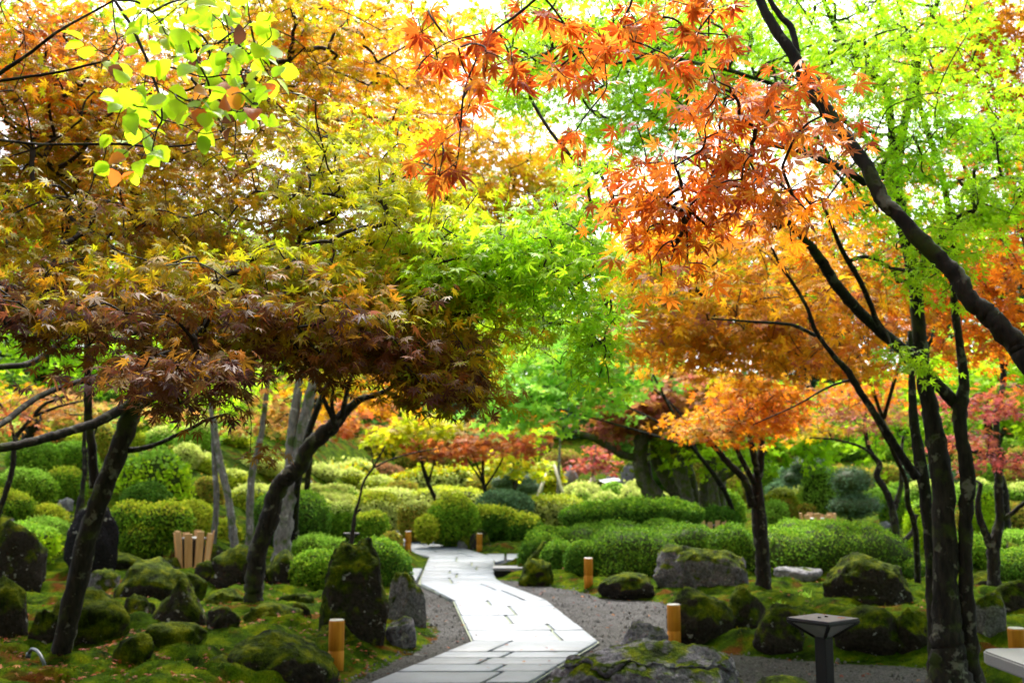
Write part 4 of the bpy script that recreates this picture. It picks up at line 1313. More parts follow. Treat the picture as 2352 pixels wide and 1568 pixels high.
# ------------------------------------------------------------------ trees
def mst_twigs(C, seeds, r0=.0022, expo=.46, bias=.15, kmax=.03):
    """joins cluster points to the limbs like twigs: nearest grown node first, radius by how much hangs on it"""
    n, ns = len(C), len(seeds)
    P = np.vstack([seeds, C])
    par = np.full(ns + n, -1)
    plen = np.zeros(ns + n)
    D2 = np.linalg.norm(C[:, None] - seeds[None], axis=2) if n * ns < 4e6 else np.stack([np.linalg.norm(seeds - c, axis=1) for c in C])
    best = D2.min(1)
    bi = D2.argmin(1)
    d_real = best.copy()
    done = np.zeros(n, bool)
    for _ in range(n):
        k = int(np.argmin(np.where(done, 1e9, best)))
        done[k] = True
        par[ns + k] = bi[k]
        plen[ns + k] = plen[bi[k]] + np.linalg.norm(P[ns + k] - P[bi[k]])
        d = np.linalg.norm(C - C[k], axis=1)
        cost = d + bias * plen[ns + k]
        up = (cost < best) & ~done
        best[up] = cost[up]
        bi[up] = ns + k
    cnt = np.ones(ns + n)
    order = np.argsort(-plen)
    for k in order:
        if par[k] >= 0:
            cnt[par[k]] += cnt[k]
    rad = np.minimum(r0 * cnt ** expo, kmax)
    lines = []
    for k in range(ns, ns + n):
        a, b = P[par[k]], P[k]
        L = np.linalg.norm(b - a)
        mid = (a + b) / 2 + rng.normal(0, .07, 3) * L + np.array([0, 0, .05 * L])
        ra = min(rad[par[k]], rad[k] * 1.5) if par[k] >= ns else rad[k] * 1.25
        q1, q2 = a * .72 + mid * .28 + rng.normal(0, .02, 3) * L, mid
        Q = catmull([a, q2, b], 3)
        lines.append((Q, np.linspace(ra, rad[k], len(Q))))
    return lines, unit(P[ns:] - P[par[ns:]])


def spray_leaves(C, dirs, per, leaf, T, pals, hub, droop=0.25, tilt=.5, spread=1.0):
    """per-leaf arrays: each cluster a flattish spray along its twig"""
    n = len(C)
    d = dirs.copy()
    out = unit((C - hub) * np.array([1, 1, .2]))
    d = unit(d * np.array([1, 1, .35]) * .6 + out * .6 + rng.normal(0, .35, (n, 3)) * np.array([1, 1, .3]))
    d[:, 2] -= droop * .5
    d = unit(d)
    side = unit(np.cross(d, np.array([0, 0, 1.0])))
    idx = np.repeat(np.arange(n), per)
    N = len(idx)
    u = rng.uniform(-.6, 1.0, N)
    sg = np.where(rng.uniform(size=N) < .5, -1, 1)
    v = sg * rng.uniform(.15, 1, N) * (1 - .45 * np.maximum(u, 0))
    sc = leaf * spread
    P = C[idx] + d[idx] * (u * 2.6 * sc)[:, None] + side[idx] * (v * 1.6 * sc)[:, None] + np.column_stack([np.zeros(N), np.zeros(N), rng.normal(0, .35, N) * leaf - droop * leaf * np.abs(v)])
    tip = unit(d[idx] * (.5 + .5 * np.maximum(u, 0))[:, None] + side[idx] * (sg * rng.uniform(.2, 1.2, N))[:, None] + rng.normal(0, .3, (N, 3)))
    tip[:, 2] -= droop * rng.uniform(.2, 1.8, N)
    nrm = np.array([0, 0, 1.0]) + tilt * rng.normal(size=(N, 3))
    S = leaf * rng.uniform(.62, 1.15, N)
    return P, tip, nrm, S, idx


def cluster_points(blob, n):
    px, py, Y, w, h, dep = blob[:6]
    c = at(px, py, Y)
    d = rng.normal(size=(n, 3))
    d = unit(d) * (rng.uniform(size=(n, 1)) ** (1 / 2.0)) * np.where(rng.uniform(size=(n, 1)) < .18, 1.28, 1.0)
    r = np.array([w * Y / FP / 2, dep / 2, h * Y / FP / 2])
    # an ellipsoid that widens with distance like the view does not: real size, real depth
    return c + d * r


def grow_tree(name, label, base, trunks, limbs, blobs, leaf, T, mat=None, bark=None, per=9, group=None, cat="tree", droop=.25, tilt=.5, twig_r=.0022, loose_seeds=None, kmax=.03, spread=1.0, twigs_sides=4, rough=.06, over=None, dense=1.0):
    """blobs: (px, py, Y, width px, height px, depth m, leaves, palette)"""
    mat = mat or M_LEAF
    bark = bark or M_BARK
    rt = thing(name, label, cat, base, group)
    seeds = []
    for k, t in enumerate(trunks):
        P, R = px_line(*t, ground=True) if not isinstance(t[0], np.ndarray) else t
        tubes("trunk", [(P, R)], bark, rt, 12, rough)
        seeds.append(P[len(P) // 2:])
    for k, t in enumerate(limbs):
        P, R = px_line(*t)
        tubes("limb", [(P, R)], bark, rt, 9, rough * .8)
        seeds.append(P)
    if loose_seeds is not None:
        seeds.append(np.array(loose_seeds))
    seeds = np.vstack(seeds)
    if len(seeds) > 260:
        seeds = seeds[:: int(math.ceil(len(seeds) / 260))]
    Cs, pal_of = [], []
    for b in blobs:
        n = max(4, int(b[6] * dense / per))
        Cs.append(cluster_points(b, n))
        pal_of += [b[7]] * n
    C = np.vstack(Cs)
    # nothing reaches below knee height or into the lens
    ok = (C[:, 2] > H_arr(C[:, 0], C[:, 1]) + .5) & (np.linalg.norm(C - np.array([0, 0, CAM_Z]), axis=1) > 1.6)
    C = C[ok]
    pal_of = [p for p, o in zip(pal_of, ok) if o]
    if len(C) > 2400:
        sub = rng.permutation(len(C))[:2400]
        lines, _ = mst_twigs(C[sub], seeds, twig_r, kmax=kmax)
        nd = unit(C - seeds.mean(0))
        dirs = nd
    else:
        lines, dirs = mst_twigs(C, seeds, twig_r, kmax=kmax)
    hub = seeds.mean(0)
    P, D, N, S, idx = spray_leaves(C, dirs, per, leaf, T, None, hub, droop, tilt, spread)
    col = np.zeros((len(P), 3))
    pal_arr = np.array(pal_of)
    for p in set(pal_of):
        m = pal_arr[idx] == p
        base_c = pick(p, int(m.sum()), .16)
        col[m] = base_c
    cj = np.exp(rng.normal(0, .14, (len(C), 1)))
    # sprays keep to one hue more than leaves do
    lead = np.zeros((len(C), 3))
    for p in set(pal_of):
        m = pal_arr == p
        lead[m] = pick(p, int(m.sum()), .1)
    col = (.55 * col + .45 * lead[idx]) * cj[idx]
    a = leaves_arrays(T, P, D, N, S, col)
    if over:  # unseen leaves added around the camera to block skylight, joined into the crown mesh
        ex = [a]
        for (x, y, z, rx, ry, rz, n, pal) in over:
            d = unit(rng.normal(size=(n, 3))) * rng.uniform(size=(n, 1)) ** .4
            Pn = np.array([x, y, z]) + d * np.array([rx, ry, rz])
            ex.append(leaves_arrays(T_STAR, Pn, rng.normal(size=(n, 3)) * np.array([1, 1, .4]), np.array([0, 0, 1.]) + .45 * rng.normal(size=(n, 3)), rng.uniform(.12, .2, n), pick(pal, n)))
        a = join_arrays(ex)
    crown_mesh("crown", lines, twigs_sides, a, mat, rt)
    return rt


def base_of(px, py, Y=None):
    p = gnd(px, py) if Y is None else at(px, py, Y)
    return (p[0], p[1], float(H(p[0], p[1])))


# --- left maple: dark leaning trunk
YL = 8.6
grow_tree("maple_tree", "dark leaning maple in the left foreground with olive-brown crown spreading over the moss", base_of(122, 1562),
          [(YL, YL - .4, [(122, 1562, 40), (150, 1450, 41), (185, 1310, 42), (217, 1180, 43), (262, 1060, 43), (298, 960, 41), (322, 880, 37), (335, 780, 34), (330, 660, 26), (318, 520, 18), (300, 380, 10)], 6),
           ],
          [(YL, YL - .1, [(218, 1120, 22), (212, 1040, 20), (203, 950, 18), (202, 850, 17), (198, 700, 15), (190, 520, 12), (180, 330, 8), (185, 220, 5)]),
           (YL - .2, 6.8, [(303, 925, 22), (270, 945, 22), (212, 974, 23), (160, 990, 22), (112, 1004, 21), (50, 1020, 20), (0, 1028, 20), (-140, 1035, 18)]),
           (YL - .1, 7.8, [(290, 1034, 15), (325, 1030, 12), (362, 1019, 11), (400, 1002, 10), (437, 984, 9), (475, 964, 7), (520, 950, 5)]),
           (YL, 6.5, [(320, 850, 16), (225, 866, 14), (150, 886, 14), (87, 912, 14), (40, 945, 14), (0, 975, 14), (-90, 1010, 13)]),
           (YL, 6.8, [(334, 800, 18), (250, 775, 14), (175, 760, 14), (140, 786, 15), (75, 832, 15), (0, 843, 14), (-100, 850, 12)]),
           (YL, 6.0, [(330, 835, 12), (375, 806, 11), (470, 795, 9), (588, 799, 8), (750, 803, 7), (830, 812, 6), (913, 832, 5), (1000, 870, 4)]),
           (YL, 6.2, [(325, 930, 18), (390, 895, 16), (467, 872, 14), (530, 840, 13), (588, 822, 12), (700, 788, 9), (850, 735, 6), (960, 690, 4)]),
           (YL, 5.5, [(332, 700, 14), (420, 620, 12), (540, 560, 10), (700, 500, 8), (860, 440, 6), (980, 380, 4)]),
           (YL, 5.2, [(325, 620, 12), (250, 560, 10), (200, 480, 8), (140, 400, 7), (60, 330, 5)]),
           (YL, 5.8, [(315, 500, 12), (380, 400, 9), (470, 300, 8), (600, 200, 6), (700, 110, 4)])],
          [(560, 715, 4.6, 1050, 190, 1.8, 1900, 'OLV'), (500, 770, 4.5, 1040, 150, 1.6, 1000, 'BR'), (620, 640, 4.9, 900, 120, 1.4, 900, 'OLY'), (1060, 770, 4.9, 320, 190, 1.0, 420, 'OLY'), (960, 690, 4.8, 420, 120, 1.0, 500, 'YG'), (880, 820, 4.4, 440, 120, 1.2, 600, 'BR'), (800, 770, 4.5, 520, 130, 1.3, 800, 'OLV'), (1020, 890, 4.3, 230, 110, .7, 240, 'BR'), (1020, 870, 4.4, 300, 150, .8, 260, 'OLV'), (390, 860, 3.8, 420, 110, .8, 420, 'BR'), (80, 640, 5.0, 330, 220, 2.0, 700, 'OLV'), (70, 700, 4.6, 330, 160, 1.4, 700, 'BR'),
           (440, 560, 5.6, 960, 240, 2.4, 2900, 'OLV'), (160, 220, 6.6, 480, 340, 2.6, 1700, 'RUST'), (200, 250, 6.6, 520, 380, 2.6, 1700, 'O'), (200, 260, 6.6, 500, 360, 2.6, 1500, 'OLV'), (430, 350, 6.2, 800, 350, 2.6, 1600, 'OLY'), (400, 330, 6.2, 800, 370, 2.6, 2200, 'OLV'), (830, 430, 5.2, 480, 330, 1.8, 1700, 'YG'),
           (700, 150, 6.6, 500, 300, 2.6, 1700, 'OLY'), (640, 150, 6.8, 500, 300, 2.6, 1200, 'OLV'), (700, 130, 6.9, 520, 300, 2.6, 1000, 'O'), (950, 180, 6.6, 360, 260, 2.2, 900, 'OY'), (960, 560, 5.0, 330, 230, 1.4, 1000, 'YG'), (700, 650, 4.8, 520, 120, 1.2, 900, 'YG'), (60, 420, 6, 280, 300, 2, 1100, 'OLV'), (450, 935, 3.9, 260, 60, .5, 50, 'BR'), (600, 1045, 5.2, 80, 40, .3, 26, 'BR')],
          .051, T_MAPLE7, per=9, droop=.35, tilt=.5, kmax=.014, dense=1.45, spread=1.15,
          over=[(-5.5, 3.5, 5.6, 3.0, 3.2, .8, 2600, 'OLV'), (-8, 7, 5.5, 2.6, 3, 1.4, 2200, 'OLV'), (-3.5, -1.5, 5.2, 3.5, 3, .8, 2600, 'OLV'), (-7, -3, 4.6, 3, 3.5, 1.2, 2200, 'OLY'), (-5.5, 8.5, 7.0, 3, 2.2, .8, 1500, 'OLY'), (-10.5, -1, 3.2, 2, 9, 3.0, 4500, 'OLV'), (-3, -10, 3.4, 6, 2, 3.2, 4500, 'OLV')])  # out-of-view leaf masses added overhead, left and behind to shade the foreground

# --- curved dark trunk behind it
grow_tree("maple_tree", "curved dark trunk leaning right over the boulders with brown-olive foliage above", base_of(580, 1412),
          [(12.3, 12.0, [(580, 1412, 40), (584, 1336, 40), (594, 1261, 42), (620, 1187, 42), (634, 1132, 40), (655, 1098, 40), (688, 1072, 38), (713, 1024, 34), (763, 979, 32), (795, 944, 24), (828, 917, 18), (863, 907, 12), (920, 880, 7)], 7)],
          [(12, 11.6, [(773, 984, 16), (762, 955, 13), (752, 935, 12), (740, 905, 10), (725, 860, 7)]), (12, 11.5, [(785, 955, 15), (790, 930, 13), (800, 890, 10), (820, 820, 6)]), (12, 11.6, [(770, 965, 10), (762, 925, 9), (770, 880, 6)])],
          [(820, 770, 10.5, 480, 200, 3, 1100, 'OLY'), (1000, 840, 11, 300, 150, 2.5, 500, 'OLV'), (660, 770, 11, 300, 100, 2.5, 300, 'OLY'), (880, 640, 10.5, 420, 240, 3, 1200, 'OLY')],
          .075, T_MAPLE5, per=9, kmax=.02)

# --- pale trunks
grow_tree("pale_tree", "clump of three slim pale trunks behind the moss, under orange leaves", base_of(530, 1300),
          [(20, 20, [(484, 1280, 14), (494, 1212, 13), (497, 1137, 13), (493, 1062, 12), (488, 980, 10), (480, 900, 8)]),
           (19.6, 20, [(546, 1302, 19), (534, 1217, 19), (526, 1149, 18), (511, 1087, 17), (501, 1040, 15), (492, 960, 11)]),
           (20, 20.4, [(566, 1296, 19), (574, 1222, 19), (574, 1162, 18), (579, 1087, 17), (598, 1010, 14), (610, 920, 12), (620, 830, 10)])], [],
          [(540, 850, 20, 380, 180, 5, 260, 'PEACH'), (420, 860, 21, 300, 200, 4, 700, 'LIME')], .12, T_STAR, mat=M_LEAF_FAR, bark=M_BARK_PALE, per=9)
grow_tree("pale_tree", "thick pale grey-green forked trunk right behind the curved dark trunk", base_of(646, 1308),
          [(18.8, 19, [(642, 1312, 42), (650, 1237, 40), (658, 1162, 38), (675, 1104, 34), (688, 1020, 29), (704, 940, 25), (718, 880, 22), (730, 780, 16)])],
          [(18.9, 19.1, [(662, 1110, 26), (666, 1060, 24), (670, 1000, 23), (680, 930, 22), (686, 880, 18), (690, 800, 12)])],
          [(640, 960, 21, 220, 110, 3, 350, 'PEACH'), (760, 820, 20, 300, 200, 4, 800, 'YG')], .12, T_STAR, mat=M_LEAF_FAR, bark=M_BARK_PALE, per=9)
grow_tree("pale_tree", "thin dark-sided trunk among the domes of the left bank", base_of(185, 1160, 19),
          [(19, 19, [(184, 1166, 13), (190, 1120, 12), (195, 1070, 11), (193, 1010, 9), (200, 940, 7)])], [(19, 19, [(193, 1050, 6), (215, 1000, 5), (230, 960, 4)])],
          [(150, 930, 19, 240, 90, 3, 260, 'PEACH'), (60, 920, 20, 200, 90, 3, 200, 'PEACH')], .12, T_STAR, mat=M_LEAF_FAR, per=9)
grow_tree("maple_tree", "slim dark forked maple at the left edge with sparse orange leaves", base_of(0, 1150, 14),
          [(14, 14, [(-25, 1240, 14), (8, 1145, 13), (28, 1080, 12), (35, 1010, 11), (60, 975, 10), (100, 930, 9), (150, 910, 6)])], [(14, 14, [(80, 955, 7), (130, 935, 6), (190, 920, 4)]), (14, 14, [(35, 1020, 7), (20, 960, 6), (-20, 900, 4)])],
          [(60, 955, 14, 220, 100, 2, 170, 'RUST'), (-60, 900, 14, 220, 160, 2.5, 300, 'OLY')], .08, T_MAPLE5, mat=M_LEAF_FAR, per=8)

# --- bare sapling beside the far lamp
rt = thing("sapling", "bare thin sapling leaning right behind the biggest upright boulder", "sapling", base_of(795, 1330, 13.2))
for nm, ln in (("trunk", [(795, 1325, 12), (799, 1290, 11), (805, 1256, 11), (812, 1205, 9), (816, 1176, 8), (825, 1149, 6), (835, 1107, 5.5), (858, 1072, 4.5), (885, 1024, 3)]), ("branch", [(858, 1074, 4), (900, 1054, 3.5), (963, 1037, 2.5), (1010, 1030, 2)]), ("branch", [(858, 1074, 3.5), (855, 1050, 3), (852, 1030, 2.4)]), ("branch", [(815, 1180, 6), (824, 1172, 5), (829, 1168, 4)])):
    P, R = px_line(13.2, 13.2, ln, 5)
    tubes(nm, [(P, R)], M_TWIG, rt, 8, .08)

# --- right foreground: the dark multi-trunk green maple
YR = 8.3
grow_tree("maple_tree", "dark multi-trunked maple on the right with bright green leaves", base_of(2190, 1575),
          [(YR, YR, [(2182, 1580, 82), (2174, 1450, 68), (2171, 1351, 58), (2169, 1174, 50), (2155, 1034, 42), (2135, 934, 37), (2120, 859, 35), (2114, 792, 34), (2098, 626, 33), (2078, 526, 33), (2058, 430, 32), (2068, 330, 26), (2088, 233, 20), (2118, 100, 15), (2155, 0, 12), (2180, -100, 9)], 6),
           (YR + .1, YR - .6, [(2230, 1580, 48), (2223, 1420, 38), (2217, 1316, 31), (2219, 1176, 31), (2223, 1097, 34), (2209, 1009, 28), (2204, 947, 32), (2214, 884, 24), (2205, 800, 20), (2195, 726, 18), (2191, 659, 17), (2187, 526, 16), (2161, 393, 14), (2135, 316, 13), (2112, 233, 11), (2101, 133, 9), (2061, 0, 7)], 6),
           (YR + .3, YR + .5, [(2150, 1580, 32), (2146, 1426, 29), (2138, 1301, 27), (2129, 1176, 26), (2114, 1059, 26), (2098, 959, 22), (2094, 859, 16), (2090, 760, 10)], 6)],
          [(YR - .1, 6.2, [(2200, 930, 30), (2150, 880, 27), (2102, 826, 28), (2012, 752, 27), (1938, 676, 25), (1882, 593, 22), (1852, 553, 19), (1822, 523, 16), (1795, 486, 14), (1765, 430, 11), (1690, 385, 8), (1600, 350, 5)]),
           (YR - .8, 6.4, [(2018, 750, 12), (1982, 659, 12), (1935, 576, 11), (1919, 539, 9), (1890, 470, 6)]),
           (YR + .2, YR - .4, [(2104, 1096, 22), (2064, 1034, 18), (2026, 974, 17), (1999, 934, 16), (1971, 892, 15), (1949, 854, 15), (1924, 827, 14), (1889, 784, 12), (1868, 749, 11), (1855, 709, 9), (1825, 656, 8), (1789, 602, 7), (1760, 540, 4)]),
           (YR, YR - 1, [(1872, 770, 9), (1818, 746, 8), (1735, 739, 6), (1635, 732, 4)]),
           (YR, YR - .6, [(1960, 870, 6), (1900, 890, 5), (1830, 930, 4), (1730, 975, 3)]),
           (YR, YR - 1, [(2060, 420, 20), (2048, 300, 18), (2035, 206, 18), (1995, 167, 18), (1935, 90, 16), (1900, 20, 12), (1880, -40, 9)]),
           (YR - .5, YR - 1, [(2100, 140, 8), (2050, 70, 7), (2015, 33, 6), (2020, -20, 5)]),
           (YR, 5.5, [(2065, 470, 14), (1960, 400, 12), (1800, 330, 9), (1600, 420, 8), (1460, 470, 7), (1365, 519, 6), (1285, 556, 5), (1234, 583, 4), (1158, 606, 3)]),
           (YR, 6.5, [(2060, 380, 14), (1900, 250, 11), (1700, 170, 9), (1450, 120, 7), (1300, 110, 5)])],
          [(1120, 570, 4.7, 420, 110, 1.0, 1000, 'LIME'), (1050, 640, 4.7, 320, 110, .9, 700, 'LIME'), (1240, 620, 4.7, 300, 220, 1.2, 950, 'G'), (1385, 780, 4.9, 90, 230, .5, 320, 'G'), (1250, 740, 5.4, 280, 180, 1.2, 500, 'LIME'), (1350, 500, 5.0, 220, 230, 1.2, 700, 'G'),
           (1200, 215, 5.2, 80, 130, .4, 220, 'G'), (1250, 120, 7.2, 360, 240, 2.5, 2000, 'G'), (1480, 190, 8, 420, 260, 2.6, 2600, 'G'), (1600, 60, 8, 420, 180, 2.5, 2300, 'G'), (1900, 100, 7.5, 520, 240, 2.6, 3000, 'G'), (2060, 380, 7.0, 380, 240, 2.2, 1700, 'G'),
           (2290, 330, 7.0, 220, 200, 2, 1000, 'G'), (2270, 480, 6.8, 230, 130, 1.6, 1000, 'LIME'), (2130, 590, 6.5, 200, 260, 1.4, 800, 'LIME'), (2000, 200, 6.8, 420, 200, 2, 1200, 'LIME'), (2090, 820, 7, 110, 90, .8, 140, 'LIME'), (2200, 60, 8, 220, 120, 2, 300, 'G'), (1420, 70, 9, 560, 240, 2.6, 3000, 'G'), (1650, 170, 9, 360, 260, 2.4, 1300, 'LIME'), (1430, 310, 8.5, 300, 170, 2, 900, 'G'), (1280, 60, 8.5, 420, 160, 2.4, 1300, 'G'), (1560, 230, 9, 360, 200, 2.4, 1200, 'GD'), (1980, 120, 9, 520, 260, 2.6, 1500, 'G'), (2180, 250, 9, 300, 240, 2.4, 900, 'G'), (1800, 230, 9, 260, 200, 2, 700, 'G'), (1760, 40, 9, 300, 200, 2.4, 900, 'G')],
          .052, T_MAPLE5, per=9, droop=.35, tilt=.6, kmax=.012, spread=1.25,
          over=[(5.0, 5.5, 6.2, 2.6, 3.0, .8, 2200, 'G'), (8, 8, 6.0, 2.8, 3, 1.4, 2000, 'G'), (7.5, 2, 5.2, 3, 3.4, 1.0, 2200, 'G'), (10, 0, 3.2, 2, 8, 3.0, 4500, 'GD')])  # added foliage beyond the frame on the right, shutting out skylight

# --- big diagonal limb of the red maple whose trunk stands just right of the view
P0, R0 = px_line(3.9, 4.6, [(2352, 819, 48), (2335, 792, 47), (2295, 749, 46), (2268, 719, 48), (2228, 689, 44), (2201, 639, 42), (2168, 602, 38), (2118, 556, 36), (2068, 499, 34), (2032, 466, 34), (2012, 426, 34), (1985, 373, 34), (1935, 310, 31), (1895, 250, 29), (1858, 200, 29), (1822, 127, 28), (1775, 60, 24), (1745, 0, 22), (1725, -60, 18), (1690, -160, 12)])
pre = catmull(np.array([[2.75, 3.3, -.15, .12], [2.72, 3.35, .5, .09], [2.55, 3.55, 1.1, .062], [*(at(2400, 880, 3.85)), .045]]), 6)
trunkP = np.vstack([pre[:, :3], P0])
trunkR = np.concatenate([pre[:, 3], R0])
grow_tree("maple_tree", "red-orange maple whose mossy dark limb slants across the upper right", (2.75, 3.3, 0),
          [(trunkP, trunkR)],
          [(4.4, 4.6, [(1842, 155, 14), (1835, 140, 15), (1819, 67, 15), (1795, 40, 14), (1769, 0, 12), (1755, -50, 9)]),
           (4.3, 3.2, [(1985, 420, 16), (1945, 393, 15), (1885, 366, 14), (1835, 346, 13), (1769, 333, 12), (1720, 318, 11), (1679, 303, 10), (1655, 310, 8), (1600, 320, 4)]),
           (3.25, 3.0, [(1655, 311, 7), (1649, 360, 6.5), (1629, 416, 6), (1595, 480, 5), (1569, 520, 4), (1540, 600, 3)]),
           (3.3, 3.0, [(1650, 355, 5), (1720, 390, 5), (1800, 430, 4.5), (1850, 480, 3.5)])],
          [(1690, 260, 3.0, 380, 260, .5, 110, 'RO'), (1770, 230, 3.2, 300, 160, .5, 70, 'RO'), (1580, 430, 3.0, 330, 220, .5, 100, 'RO'), (1700, 430, 3.1, 330, 180, .5, 100, 'RO'), (1480, 420, 3.1, 180, 150, .4, 36, 'RO'), (1800, 500, 3.4, 230, 120, .5, 50, 'O'), (1540, 560, 3.2, 320, 190, .5, 70, 'O'), (1900, 300, 3.6, 180, 160, .5, 30, 'RO')],
          .054, T_MAPLE7, per=4, dense=1.6, droop=.5, tilt=.8, kmax=.008, twig_r=.0016, spread=1.0,
          over=[(1.5, -1.5, 5.0, 3.2, 3.0, .8, 2400, 'RO'), (5, -3.5, 4.8, 3.2, 3, 1.0, 2200, 'RO'), (0, -6, 4.2, 5, 2.5, 1.6, 2400, 'OLV'), (4.5, -10, 3.4, 6, 2, 3.2, 4500, 'OLV')])  # leaf screens added above and behind the camera to keep skylight off the ground


# --- twigs hanging into the top of the view
def hanging(name, label, Y, lines, pts, leaf, T, pal, per, mat=M_LEAF, droop=.8, tilt=.8, old=None, cat="branch"):
    rt = thing(name, label, cat, at(*lines[0][0][:2], Y))
    seeds = []
    for ln in lines:
        P, R = px_line(Y, Y - .1, ln, 6)
        tubes("twig", [(P, R)], M_TWIG, rt, 7, .08)
        seeds.append(P)
    seeds = np.vstack(seeds)
    C = np.array([at(x + rng.normal(0, 6), y + rng.normal(0, 6), Y + rng.normal(0, .16)) for x, y in pts])
    tw, dirs = mst_twigs(C, seeds, .0012, kmax=.003)
    idx = np.repeat(np.arange(len(C)), per)
    N = len(idx)
    D = unit(dirs[idx] * .5 + rng.normal(0, .8, (N, 3)))
    D[:, 2] -= droop * rng.uniform(.2, 1.4, N)
    D = unit(D)
    P = C[idx] + D * rng.uniform(.1, .55, (N, 1)) * leaf
    Nn = np.array([0, -.55, .7]) + tilt * rng.normal(size=(N, 3))
    col = pick(pal, N, .15)
    if old:
        m = rng.uniform(size=N) < old[1]
        col[m] = pick(old[0], int(m.sum()), .15)
    a = leaves_arrays(T, P, D, Nn, leaf * rng.uniform(.7, 1.15, N), col)
    crown_mesh("leaves", tw, 5, a, mat, rt)


def along(*segs, n=8, jit=16):
    out = []
    for (x0, y0, x1, y1), k in segs:
        for t in np.linspace(0.05, 1, k):
            out.append((x0 + (x1 - x0) * t + rng.normal(0, jit), y0 + (y1 - y0) * t + rng.normal(0, jit)))
    return out


hanging("maple_branch", "red-orange maple twig drooping from the top centre against the sky", 2.75,
        [[(1260, -40, 8), (1228, 0, 7), (1180, 40, 6.5), (1138, 70, 6), (1110, 110, 5.5), (1091, 143, 5), (1066, 213, 4.5), (1058, 293, 4), (1051, 367, 3.2), (1038, 407, 2.4)],
         [(1138, 70, 4), (1085, 82, 3.6), (1031, 97, 3.2), (985, 127, 2.6), (951, 170, 2)], [(1058, 300, 3), (1018, 327, 2.6), (984, 373, 2.2), (951, 410, 1.8)], [(1051, 370, 2.6), (1010, 405, 2.4), (1000, 440, 2.2), (984, 517, 1.8)],
         [(1140, 72, 2.6), (1170, 100, 2.4), (1175, 140, 2), (1172, 165, 1.6)], [(1031, 97, 2.2), (1000, 50, 2), (985, 10, 1.6)]],
        along(((1220, 0, 1100, 120), 7), ((1130, 75, 960, 165), 9), ((1090, 150, 1050, 300), 6), ((1050, 310, 960, 400), 6), ((1040, 400, 1000, 420), 4), ((1150, 90, 1180, 200), 5), ((1000, 30, 930, 60), 4), ((1240, 20, 1330, 80), 6)), .054, T_MAPLE7, 'RO', 4, tilt=.9)
hanging("maple_branch", "red-orange maple twigs hanging at the top between the green leaves", 2.85,
        [[(1455, -30, 7), (1451, 0, 6.5), (1441, 27, 6), (1411, 80, 5), (1391, 140, 4), (1393, 200, 3), (1375, 230, 2)], [(1443, 22, 4), (1463, 57, 3.6), (1460, 90, 3), (1456, 107, 2)], [(1405, 92, 3.2), (1360, 118, 3), (1334, 133, 2.4), (1290, 150, 1.8)], [(1463, 57, 3), (1490, 56, 2.6), (1520, 45, 2.2), (1530, 0, 2)]],
        along(((1450, 5, 1390, 170), 8), ((1400, 95, 1290, 150), 7), ((1465, 60, 1535, 20), 6), ((1530, 40, 1660, 120), 9), ((1560, 0, 1660, 20), 7), ((1260, 160, 1300, 190), 3), ((1310, 300, 1330, 330), 3), ((1500, 120, 1560, 160), 4)), .054, T_MAPLE7, 'RO', 4, tilt=.9)
hanging("alder_branch", "spray of broad bright green serrated leaves with a few brown ones, hanging upper left", 2.55,
        [[(255, -30, 9), (263, 0, 9), (300, 57, 8), (333, 127, 7.5), (347, 167, 7), (365, 217, 6), (372, 273, 5), (360, 300, 4), (348, 353, 3)],
         [(340, 145, 5), (400, 157, 4.6), (467, 177, 4), (520, 172, 3.4), (567, 173, 2.6)], [(440, 150, 3.2), (460, 110, 3), (500, 100, 2.6), (550, 97, 2)], [(440, 180, 3.2), (493, 233, 3), (550, 257, 2.4), (585, 235, 2)],
         [(372, 275, 3.4), (417, 287, 3), (467, 307, 2.6), (533, 293, 2)], [(257, -20, 4), (263, 60, 3.6), (270, 93, 3), (250, 113, 2.6), (217, 117, 2)], [(270, 90, 2.6), (330, 60, 2.4), (380, 40, 2)], [(360, 300, 2.6), (330, 320, 2.2), (290, 345, 2)]],
        along(((380, 10, 560, 20), 8), ((300, 20, 420, 90), 7), ((220, 110, 290, 130), 4), ((420, 60, 560, 110), 9), ((460, 130, 630, 120), 8), ((480, 170, 610, 180), 8), ((290, 200, 330, 300), 6), ((360, 220, 460, 290), 8), ((490, 230, 600, 260), 8), ((530, 300, 560, 310), 3), ((260, 310, 300, 370), 4), ((320, 355, 345, 350), 3), ((400, 130, 440, 140), 3), ((420, 0, 620, 60), 7), ((300, 230, 340, 260), 3), ((500, 190, 600, 220), 5), ((420, 200, 480, 240), 4)),
        .050, T_BROAD, 'LIME', 3, mat=M_BROAD, droop=.55, tilt=.6, old=('OLD', .10))
rt = thing("bare_branch", "long thin dark branches reaching in from the left edge behind the broad green leaves", "branch", at(-60, 200, 4.2))
for ln in ([(-60, 215, 9), (0, 169, 8.5), (65, 125, 8), (130, 75, 7), (195, 38, 6), (258, 3, 5), (300, -25, 4)], [(-60, 192, 8), (0, 186, 7.5), (70, 176, 7), (140, 165, 6), (210, 148, 5), (275, 134, 3)], [(-60, 320, 7), (0, 322, 7), (70, 330, 7), (130, 332, 6.5), (270, 331, 6), (350, 337, 5), (430, 334, 4), (510, 318, 3), (570, 305, 2)]):
    P, R = px_line(4.2, 4.0, ln, 6)
    tubes("limb", [(P, R)], M_BARK, rt, 8, .06)

